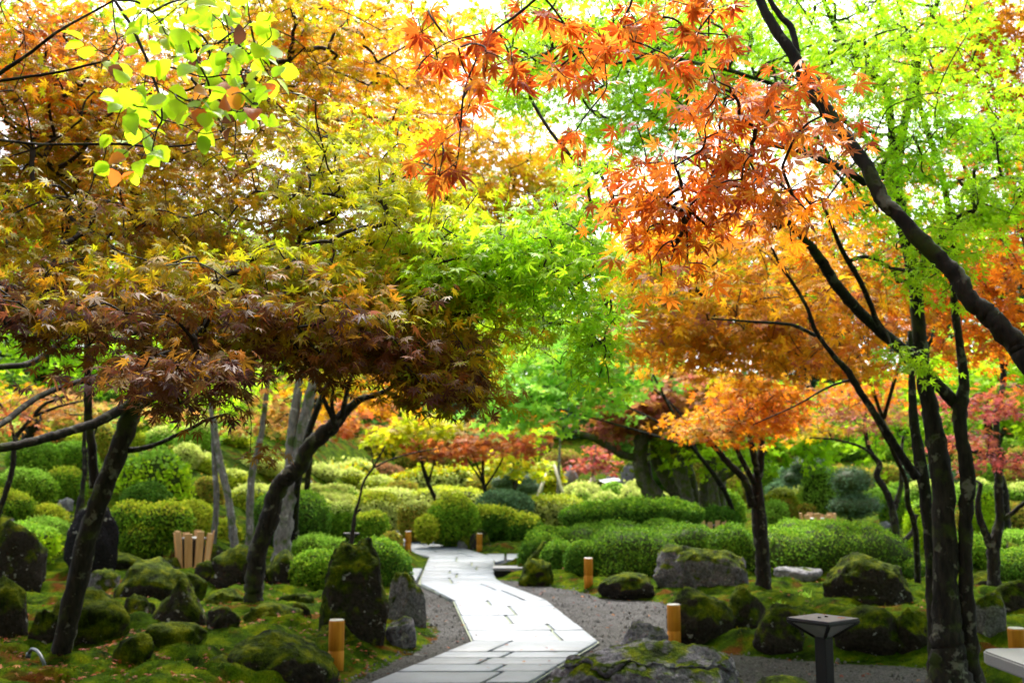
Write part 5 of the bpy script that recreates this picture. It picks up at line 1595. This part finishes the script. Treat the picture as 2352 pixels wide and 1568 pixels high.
# --- small orange maple on the right and its big orange mass
grow_tree("maple_tree", "small vase-shaped maple with orange crown between the two hedges", base_of(1756, 1362),
          [(14.9, 14.8, [(1756, 1366, 40), (1752, 1290, 35), (1746, 1220, 33), (1742, 1165, 32), (1738, 1109, 26), (1746, 1066, 20), (1750, 1010, 15), (1755, 940, 10)], 6)],
          [(14.8, 14.2, [(1728, 1160, 20), (1711, 1104, 17), (1676, 1067, 15), (1638, 1022, 12), (1600, 980, 8)]), (14.8, 14.6, [(1733, 1109, 14), (1703, 1054, 12), (1686, 1017, 10), (1672, 980, 7)]), (14.8, 14.4, [(1740, 1090, 16), (1728, 1030, 14), (1718, 985, 10), (1700, 900, 6)])],
          [(1690, 975, 14, 270, 90, 2.2, 700, 'O'), (1670, 970, 14, 290, 90, 2.2, 600, 'OY'), (1640, 985, 13.6, 160, 60, 1.4, 160, 'PEACH'), (1770, 930, 13.5, 220, 100, 2.2, 900, 'O'), (1740, 870, 13, 200, 80, 2.2, 400, 'OY')], .085, T_MAPLE5, mat=M_LEAF_FAR, per=9, tilt=.65)
grow_tree("maple_tree", "wide golden-orange maple filling the right middle behind the dark trunks", base_of(2010, 1330, 16),
          [(16, 14, [(2114, 1415, 14), (2108, 1321, 13), (2103, 1219, 13), (2085, 1152, 12), (2080, 1100, 11), (2052, 1037, 10), (2020, 940, 9), (1980, 820, 7)])], [(14.5, 11.5, [(2050, 1030, 10), (1960, 880, 9), (1850, 770, 7), (1720, 700, 6), (1560, 640, 4)]), (14.5, 12, [(2030, 960, 9), (2080, 800, 8), (2180, 650, 6), (2280, 540, 4)]), (14, 12, [(1990, 860, 8), (1900, 650, 7), (1800, 520, 5)])],
          [(1700, 690, 11, 640, 260, 4.5, 2500, 'OY'), (1880, 560, 12, 420, 260, 4.5, 1400, 'OY'), (1580, 775, 11.5, 400, 140, 2.6, 1500, 'OY'), (1830, 800, 11.5, 420, 180, 3.6, 1300, 'OY'), (1640, 560, 12, 420, 180, 4, 1300, 'OY'), (2210, 640, 12, 330, 280, 3, 1900, 'O'), (2000, 720, 12, 260, 300, 2.6, 1200, 'OY'), (2290, 780, 12, 200, 160, 2.4, 700, 'O'), (1960, 440, 12.5, 260, 200, 2.6, 900, 'OY'), (1680, 740, 10.6, 560, 60, 1.4, 200, 'PU'), (1850, 700, 10.6, 500, 260, 2, 220, 'RUST'), (1560, 650, 11, 360, 240, 2, 500, 'YG')],
          .095, T_MAPLE5, mat=M_LEAF_FAR, per=10, tilt=.7)
grow_tree("maple_tree", "tall orange-leaved maple behind the green leaves at the far upper right", base_of(2420, 1330, 15),
          [(15, 14, [(2440, 1340, 40), (2420, 1000, 34), (2390, 700, 28), (2340, 480, 20), (2300, 330, 12)])], [(14.5, 13, [(2400, 760, 16), (2330, 620, 11), (2260, 470, 9), (2215, 380, 8), (2240, 300, 7), (2290, 200, 6), (2350, 150, 4)]), (14, 13, [(2220, 400, 7), (2180, 300, 6), (2150, 220, 4)])],
          [(2270, 90, 11, 330, 260, 3, 3000, 'OY'), (2330, 250, 11, 200, 200, 2.4, 1100, 'O'), (2230, 360, 13, 260, 110, 2.4, 700, 'OY'), (2330, 440, 13, 220, 180, 2.4, 800, 'OY'), (2110, 160, 14, 220, 180, 2.4, 500, 'OY')],
          .09, T_MAPLE5, mat=M_LEAF_FAR, per=9, tilt=.7)

# --- middle: yellow maples behind the left crown
grow_tree("maple_tree", "bright yellow maple glowing behind the left crown in the middle of the canopy", base_of(676, 1225, 19.6),
          [(19.6, 13, [(676, 1225, 16), (686, 1100, 15), (724, 950, 14), (800, 800, 13), (900, 640, 12), (1000, 520, 9)])], [(13.5, 12, [(930, 760, 10), (1060, 560, 8), (1180, 440, 5)]), (13.5, 12, [(900, 850, 10), (860, 500, 8), (820, 300, 5)])],
          [(1060, 380, 12, 520, 360, 3, 4300, 'Y'), (1220, 460, 12.5, 320, 220, 2.6, 1100, 'YG'), (900, 190, 13, 380, 260, 3, 1800, 'Y'), (760, 330, 12.5, 420, 320, 3, 2200, 'Y'), (1160, 560, 12, 300, 160, 2.6, 700, 'YG'), (1310, 390, 13, 200, 160, 2.2, 600, 'Y')],
          .095, T_MAPLE5, mat=M_LEAF_FAR, per=10, tilt=.7)
grow_tree("maple_tree", "yellow-orange maple behind the dark olive crown at the far left", base_of(-150, 1250, 16),
          [(16, 14, [(-160, 1260, 40), (-120, 1000, 34), (-40, 700, 28), (60, 480, 20), (120, 330, 12)])], [(14, 13, [(0, 600, 14), (160, 430, 10), (330, 300, 6)])],
          [(180, 200, 13, 500, 260, 3, 2200, 'O'), (420, 250, 13.5, 400, 300, 3, 1700, 'OY'), (60, 420, 13, 380, 300, 3, 1700, 'O'), (330, 480, 13.5, 420, 260, 3, 1500, 'OLY')], .095, T_MAPLE5, mat=M_LEAF_FAR, per=10, tilt=.7)

# --- farther single trees, each with its own trunk and crown
MID = [
    # label, base px, base py, Y, top px, trunk width px, blobs, leaf, palette bark
    ("teal-green maple drooping over the far field in the middle", 1700, 1185, 27, (1500, 860), 11, [(1290, 870, 23, 320, 230, 4, 1700, 'GT'), (1400, 820, 23, 300, 260, 4, 1500, 'GT'), (1190, 915, 22, 200, 130, 3, 600, 'GT')], .14, M_BARK),
    ("yellow-green small maple overhanging the far bushes", 1010, 1120, 34, (960, 1010), 10, [(925, 1005, 33, 150, 80, 3, 500, 'YG'), (985, 980, 33, 150, 80, 3, 400, 'YG')], .17, M_BARK),
    ("low spreading red-orange maple over the far field", 1120, 1110, 33, (1110, 1030), 10, [(1080, 1030, 32, 260, 70, 3, 650, 'RUST'), (1170, 1015, 32, 190, 70, 3, 260, 'RUST'), (1040, 1000, 33, 160, 70, 3, 250, 'PEACH')], .16, M_BARK),
    ("yellow-green maple between the red-orange one and the teal one", 1190, 1120, 36, (1180, 1050), 9, [(1170, 1070, 35, 140, 70, 3, 400, 'YG'), (1200, 1000, 35, 120, 70, 3, 300, 'LIME')], .17, M_BARK),
    ("purple-brown maple crown above the mossy leaning trunks", 1600, 1185, 31, (1560, 960), 34, [(1500, 935, 28, 320, 130, 5, 1800, 'PU'), (1430, 960, 28, 180, 110, 4, 700, 'PU'), (1580, 900, 28, 260, 110, 4, 800, 'OLY'), (1500, 880, 29, 300, 70, 4, 600, 'OY')], .16, M_BARK_MOSS),
    ("fresh green maple behind the small orange maple", 1640, 1190, 27, (1640, 1000), 26, [(1620, 1020, 27, 220, 150, 4, 900, 'LIME'), (1780, 1010, 26, 240, 150, 4, 1100, 'G'), (1860, 960, 26, 260, 170, 4, 1100, 'G')], .14, M_BARK_MOSS),
    ("luminous lime-green maple behind the double trunk at the right", 2310, 1230, 25, (2260, 900), 22, [(2230, 880, 24, 300, 220, 4, 1900, 'LIME'), (2330, 800, 24, 200, 160, 4, 900, 'LIME'), (2040, 980, 24, 260, 200, 4, 1200, 'G'), (2110, 920, 24, 200, 160, 4, 700, 'LIME'), (2340, 960, 24, 160, 140, 3, 500, 'LIME')], .13, M_BARK),
    ("green maple behind the dark olive crown on the left", 60, 1110, 30, (120, 760), 30, [(90, 790, 26, 380, 240, 5, 2000, 'G'), (350, 820, 27, 420, 260, 5, 2000, 'G'), (60, 560, 26, 320, 280, 5, 1200, 'G'), (300, 620, 27, 360, 240, 5, 1100, 'LIME'), (560, 700, 27, 320, 260, 5, 1100, 'G'), (130, 60, 26, 460, 260, 5, 2000, 'LIME'), (480, 60, 26, 420, 240, 5, 1500, 'YG')], .14, M_BARK),
    ("green maple behind the yellow crown in the upper middle", 700, 1140, 34, (760, 600), 12, [(700, 620, 29, 420, 300, 5, 1700, 'LIME'), (960, 660, 29, 360, 260, 5, 1400, 'YG'), (720, 70, 28, 460, 260, 5, 2000, 'LIME'), (1000, 80, 28, 300, 200, 5, 1000, 'YG'), (1120, 700, 29, 300, 260, 5, 1200, 'LIME'), (820, 880, 30, 420, 160, 5, 1100, 'OY')], .15, M_BARK),
    ("orange maple glowing behind the pale trunks", 700, 1120, 38, (690, 960), 18, [(650, 950, 35, 300, 120, 5, 300, 'PEACH'), (560, 900, 35, 260, 170, 5, 700, 'LIME'), (770, 960, 36, 140, 130, 4, 300, 'RUST'), (860, 950, 36, 200, 90, 4, 220, 'RUST')], .18, M_BARK_PALE),
    ("orange maple at the back of the left bank", 90, 1060, 38, (100, 930), 16, [(120, 950, 36, 300, 100, 5, 260, 'PEACH'), (320, 960, 36, 240, 80, 5, 260, 'PEACH'), (-30, 920, 36, 200, 140, 5, 500, 'LIME')], .18, M_BARK),
    ("golden maple high behind the centre gap", 1500, 1130, 40, (1380, 600), 12, [(1330, 620, 34, 360, 260, 6, 1500, 'YG'), (1480, 560, 34, 380, 280, 6, 1400, 'LIME'), (1180, 760, 34, 300, 240, 6, 1100, 'LIME'), (1520, 760, 33, 300, 240, 6, 1000, 'YG')], .17, M_BARK),
    ("tall green tree behind the orange mass on the right", 1850, 1130, 36, (1850, 600), 30, [(1800, 640, 32, 500, 300, 6, 1500, 'LIME'), (2120, 560, 32, 420, 340, 6, 1400, 'LIME'), (1720, 380, 32, 360, 200, 5, 900, 'YG'), (2300, 560, 32, 300, 300, 5, 900, 'LIME')], .17, M_BARK),
]
for lab, bx, by, Y, (tx, ty), wpx, blobs, leaf, bark in MID:
    p = at(bx, by, Y)
    zg = float(H(p[0], Y))
    by = HOR - (zg - CAM_Z) * FP / Y + 4
    tr = [(Y, blobs[0][2], [(bx, by, wpx * 1.15), (bx + (tx - bx) * .2 + 4, by + (ty - by) * .3, wpx), (bx + (tx - bx) * .6 - 4, by + (ty - by) * .62, wpx * .8), (tx, ty, wpx * .5)])]
    lm = []
    for b in blobs[:3]:
        lm.append((Y * .5 + blobs[0][2] * .5, b[2], [(bx + (tx - bx) * .5, by + (ty - by) * .55, wpx * .6), ((bx + b[0]) / 2, (by + ty) * .25 + b[1] * .5, wpx * .42), (b[0], b[1], wpx * .2)]))
    grow_tree("maple_tree", lab, (p[0], Y, zg), tr, lm, blobs, leaf, T_STAR, mat=M_LEAF_FAR, bark=bark, per=10, tilt=.75, twig_r=.004)

# mossy leaning trunks in the middle right
rt = grow_tree("maple_tree", "pair of mossy trunks leaning together above the long dark hedge, with a long mossy limb", base_of(1510, 1175, 28),
          [(28, 28, [(1530, 1185, 40), (1505, 1140, 38), (1480, 1105, 36), (1470, 1070, 34), (1472, 1020, 30), (1474, 985, 28), (1478, 930, 18)]), (28.3, 28.3, [(1572, 1190, 36), (1556, 1140, 34), (1530, 1095, 30), (1508, 1060, 22), (1500, 1010, 18), (1492, 960, 12)]), (27.5, 27.5, [(1592, 1190, 34), (1575, 1130, 30), (1562, 1080, 30), (1552, 1030, 26), (1545, 970, 22), (1548, 900, 12)])],
          [(28, 26, [(1462, 1050, 18), (1430, 1044, 18), (1390, 1020, 16), (1350, 1000, 14), (1310, 988, 11), (1250, 955, 8), (1190, 940, 5)])],
          [(1480, 945, 27, 180, 70, 3, 350, 'PU'), (1540, 900, 27, 200, 90, 3, 350, 'PU'), (1220, 950, 25.5, 140, 60, 2, 150, 'OY')], .15, T_STAR, mat=M_LEAF_FAR, bark=M_BARK_MOSS, per=9)
grow_tree("maple_tree", "stout mossy grey trunks standing right of the leaning pair", base_of(1650, 1185, 29),
          [(29, 29, [(1622, 1190, 26), (1618, 1130, 25), (1625, 1080, 22), (1622, 1030, 18), (1618, 960, 12)]), (29.4, 29.4, [(1658, 1190, 30), (1655, 1130, 24), (1660, 1080, 20), (1668, 1020, 14)])], [],
          [(1640, 980, 28.5, 220, 90, 3, 600, 'LIME'), (1560, 1010, 28.5, 120, 80, 3, 250, 'YG')], .15, T_STAR, mat=M_LEAF_FAR, bark=M_BARK_MOSS, per=9)
# dark forked small trees at the right
grow_tree("maple_tree", "small dark forked tree at the right end of the bright-topped hedge", base_of(2063, 1306),
          [(19, 19, [(2063, 1310, 20), (2060, 1246, 19), (2049, 1165, 18), (2033, 1125, 16), (2014, 1093, 14), (2020, 1066, 13), (2001, 1040, 12), (1990, 1005, 10), (1985, 960, 7)])],
          [(19, 19, [(2054, 1170, 14), (2066, 1130, 12), (2071, 1100, 11), (2068, 1058, 9), (2075, 1000, 6)]), (19, 19, [(2062, 1262, 13), (2078, 1240, 12), (2097, 1219, 10), (2105, 1180, 7)]), (19, 18, [(2005, 1045, 7), (1975, 1025, 6), (1920, 1010, 5), (1860, 1005, 3)])],
          [(1950, 950, 18.5, 260, 110, 3, 700, 'PU'), (2010, 900, 18.5, 220, 110, 3, 700, 'O'), (1880, 990, 18.5, 140, 50, 2, 200, 'OLY')], .10, T_MAPLE5, mat=M_LEAF_FAR, per=9)
grow_tree("maple_tree", "forked grey-spotted trunk with pink-red leaves near the right edge", base_of(2286, 1366),
          [(14.8, 14.8, [(2287, 1372, 30), (2283, 1321, 28), (2282, 1259, 27), (2297, 1192, 20), (2293, 1125, 19), (2295, 1085, 18), (2290, 1022, 16), (2289, 959, 14), (2301, 904, 14), (2304, 847, 13), (2294, 797, 10), (2285, 730, 7)])],
          [(14.8, 14.8, [(2280, 1265, 20), (2264, 1225, 17), (2250, 1187, 16), (2246, 1150, 13), (2253, 1110, 10)]), (14.8, 14.4, [(2300, 1195, 11), (2325, 1178, 10), (2352, 1155, 9), (2400, 1120, 7)]), (14.8, 14.4, [(2305, 850, 8), (2330, 800, 7), (2352, 770, 5)])],
          [(2290, 945, 13.8, 170, 50, 1.6, 230, 'PK'), (2230, 1015, 13.8, 150, 50, 1.6, 200, 'PK'), (2300, 1060, 13.8, 180, 60, 1.6, 280, 'PK'), (2190, 920, 14.5, 150, 40, 1.6, 150, 'PK'), (2340, 890, 13.5, 130, 50, 1.4, 160, 'RUST')], .085, T_MAPLE5, mat=M_LEAF_FAR, bark=M_BARK, per=8, tilt=.55)

# staked saplings on the far field
def staked(label, Y, trunk, stakes, blobs, leafpal):
    rt = grow_tree("staked_sapling", label, at(trunk[0][0], trunk[0][1], Y), [], [(Y, Y, trunk)], blobs, .14, T_STAR, mat=M_LEAF_FAR, bark=M_BARK_PALE, per=5, cat="sapling")
    for x0, y0, x1, y1 in stakes:
        P = np.array([at(x0, y0, Y - .4), at((x0 + x1) / 2, (y0 + y1) / 2, Y - .2), at(x1, y1, Y)])
        tubes("stake", [(P[::-1], [.05, .055, .06])], M_STAKE, rt, 8)


staked("bare pale sapling held by leaning stakes on the far field", 38, [(1282, 1150, 8), (1283, 1080, 7), (1286, 1020, 5), (1284, 980, 3)], [(1297, 1146, 1273, 1067), (1230, 1152, 1256, 1086)], [(1270, 1000, 38, 70, 60, 1, 20, 'YG')], 'YG')
staked("small salmon-red maple with wooden stakes beside the rocky stair", 42, [(1361, 1140, 6), (1361, 1095, 5), (1366, 1050, 4), (1370, 1025, 3)], [(1388, 1152, 1362, 1094), (1336, 1140, 1360, 1098)], [(1372, 1050, 42, 60, 70, 1.4, 240, 'PK'), (1355, 1066, 42, 80, 40, 1.4, 140, 'PK'), (1400, 1080, 42, 50, 60, 1.2, 60, 'PK')], 'PK')


# forest that closes the view: every tree its own
FAR = []
r1 = np.random.default_rng(21)
xs_ = np.linspace(-36, 36, 25)
for i, x in enumerate(xs_):
    Y = 62 + r1.uniform(-3, 8)
    FAR.append((x * Y / 62 + r1.uniform(-1.5, 1.5), Y, r1.uniform(8, 12.5), ['FOR', 'FORG', 'FOR', 'FOR'][i % 4]))
for i, x in enumerate(np.linspace(-44, 44, 12)):
    Y = 84 + r1.uniform(-4, 8)
    FAR.append((x + r1.uniform(-2, 2), Y, r1.uniform(12, 17), ['FOR', 'FORG', 'FORG'][i % 3]))
for i, (x, Y, h, pal) in enumerate(FAR):
    zg = float(H(x, Y))
    dark = pal == 'FOR'
    rt = thing("forest_tree", "dark evergreen of the forest closing the view behind the garden" if dark else "mid green leafy tree of the forest closing the view behind the garden", "tree", (x, Y, zg), "dark evergreens of the back forest" if dark else "green leafy trees of the back forest")
    P = catmull([[x, Y, zg - .3], [x + r1.uniform(-.3, .3), Y, zg + h * .4], [x + r1.uniform(-.4, .4), Y, zg + h * .9]], 5)
    tubes("trunk", [(P, np.linspace(.32, .08, len(P)))], M_BARK, rt, 8, .05)
    n = 2600
    nb = 11
    bc = np.array([[x, Y, zg]]) + np.column_stack([r1.normal(0, h * .16, nb), r1.normal(0, h * .14, nb), r1.uniform(.06, .92, nb) * h])
    br = r1.uniform(.16, .27, nb) * h * (1.15 - .55 * (bc[:, 2] - zg) / h)
    k = rng.integers(0, nb, n)
    d = unit(rng.normal(size=(n, 3)))
    Pp = bc[k] + d * (br[k] * rng.uniform(.55, 1.0, n) ** .5)[:, None] * np.array([1, 1, .72])
    a = leaves_arrays(T_QUAD, Pp, d + rng.normal(0, .6, (n, 3)), np.array([0, 0, .8]) + d * .5 + rng.normal(0, .5, (n, 3)), rng.uniform(.25, .5, n), pick(pal, n, .25))
    link("crown", make_mesh("crown", a[0], a[1], a[2], M_LEAF_FAR, col=a[3]), rt)


# ------------------------------------------------------------------ litter and moss fuzz
def litter():
    n = 2300
    x = np.concatenate([rng.uniform(-4.6, -1.2, n), rng.uniform(-5.5, 5.2, 1500)])
    y = np.concatenate([rng.uniform(7.6, 11.5, n), rng.uniform(7.5, 20, 1500)])
    P2 = np.column_stack([x, y])
    keep = np.concatenate([nz(P2[:n], 1.3, 77, 2) > .06, rng.uniform(size=1500) < .8])
    on_path = poly_sd(P2, PATH_POLY) < 0.05
    keep &= ~on_path | (rng.uniform(size=len(x)) < .12)
    x, y, on_path = x[keep], y[keep], on_path[keep]
    z = H_arr(x, y) + np.where(on_path, .055, .018)
    n = len(x)
    P = np.column_stack([x, y, z])
    D = unit(rng.normal(size=(n, 3)) * np.array([1, 1, .15]))
    N = np.array([0, 0, 1.0]) + .3 * rng.normal(size=(n, 3))
    a = leaves_arrays(T_MAPLE5, P, D, N, rng.uniform(.022, .04, n), pick('LIT', n, .25))
    tag(link("fallen_leaves", make_mesh("fallen_leaves", a[0], a[1], a[2], M_LITTER, col=a[3])), kind="stuff")
    spots = [at(1890 + rng.normal(0, 30), 1420, 6.5) * [1, 1, 0] + [0, rng.normal(0, .06), 0.783 + at(1890, 1420, 6.5)[2] - .765] for _ in range(3)]
    spots += [np.array([3.55 + rng.uniform(-.22, .22), 6.4 + rng.uniform(-.6, 1.0), .462]) for _ in range(7)]
    spots += [np.array([*gnd(rng.uniform(1000, 1330), rng.uniform(1390, 1560))[:2], .060]) for _ in range(26)]
    P = np.array(spots)
    q = len(P)
    a = leaves_arrays(T_MAPLE5, P, rng.normal(size=(q, 3)) * [1, 1, .08], np.array([0, 0, 1.0]) + .2 * rng.normal(size=(q, 3)), rng.uniform(.022, .038, q), pick('LIT', q, .25))
    tag(link("fallen_leaves", make_mesh("fallen_leaves", a[0], a[1], a[2], M_LITTER, col=a[3])), kind="stuff")
    # loose stones on the gravel
    q = 16000
    x, y = rng.uniform(-2.4, 5.2, q), rng.uniform(7.6, 17.5, q)
    P2 = np.column_stack([x, y])
    k = (np.minimum(poly_sd(P2, GRAVEL_R), poly_sd(P2, GRAVEL_L)) < .12) & (poly_sd(P2, PATH_POLY) > .01)
    x, y = x[k], y[k]
    q = len(x)
    T_PEB = (np.array([(-.5, -.5, 0), (.5, -.45, 0), (.45, .5, 0), (-.5, .45, 0), (-.25, -.2, .5), (.25, -.25, .45), (.2, .25, .5), (-.2, .2, .42)]), [(0, 1, 5, 4), (1, 2, 6, 5), (2, 3, 7, 6), (3, 0, 4, 7), (4, 5, 6, 7)])
    g = rng.uniform(.025, .10, (q, 1))
    a = leaves_arrays(T_PEB, np.column_stack([x, y, H_arr(x, y) - .002]), rng.normal(size=(q, 3)) * [1, 1, .1], np.tile([0, 0, 1.0], (q, 1)), rng.uniform(.008, .026, q) * (1 + (rng.uniform(size=q) < .03)), g * np.array([1, .99, .97]))
    tag(link("gravel", make_mesh("gravel", a[0], a[1], a[2], M_LITTER, col=a[3])), kind="stuff")
    n = 42000
    x, y = rng.uniform(-6, 5.8, n), rng.uniform(7.4, 18, n)
    P2 = np.column_stack([x, y])
    d = np.minimum(np.minimum(poly_sd(P2, GRAVEL_R), poly_sd(P2, GRAVEL_L)), poly_sd(P2, PATH_POLY))
    k = d > .12 + .1 * nz(P2, .5, 9, 2)
    x, y = x[k], y[k]
    n = len(x)
    P = np.column_stack([x, y, H_arr(x, y) - .004])
    D = np.array([0, 0, 1.0]) + .7 * rng.normal(size=(n, 3))
    N = rng.normal(size=(n, 3))
    C = np.array([(.04, .07, .002), (.07, .095, .002), (.025, .045, .001), (.09, .095, .004)])[rng.integers(0, 4, n)]
    a = leaves_arrays(T_NEEDLE, P, D, N, rng.uniform(.018, .045, n), C * np.exp(rng.normal(0, .2, (n, 1))))
    tag(link("moss_tufts", make_mesh("moss_tufts", a[0], a[1], a[2], M_SHRUB, col=a[3])), kind="stuff")


litter()

# tufts of small ground plants the photo shows
for lab, px, py in (("pale strap-leaved tuft on the moss behind the leaning trunk", 300, 1325), ("little fern-like tuft at the foot of the boulder by the dark-footed bollard", 1790, 1405), ("green seedling tuft under the huge rounded boulder", 1850, 1400)):
    p = gnd(px, py)
    p[2] = H(p[0], p[1])
    n = 26
    D = np.column_stack([rng.normal(0, .7, n), rng.normal(0, .7, n), np.ones(n)])
    a = leaves_arrays(T_NEEDLE, np.tile(p, (n, 1)) + rng.normal(0, .03, (n, 3)) * [1, 1, 0], D, rng.normal(size=(n, 3)), rng.uniform(.05, .11, n), pick('S_L', n, .15))
    o = link("plant_tuft", make_mesh("plant_tuft", a[0] - p, a[1], a[2], M_SHRUB, col=a[3]), None, p)
    tag(o, lab, "plant")
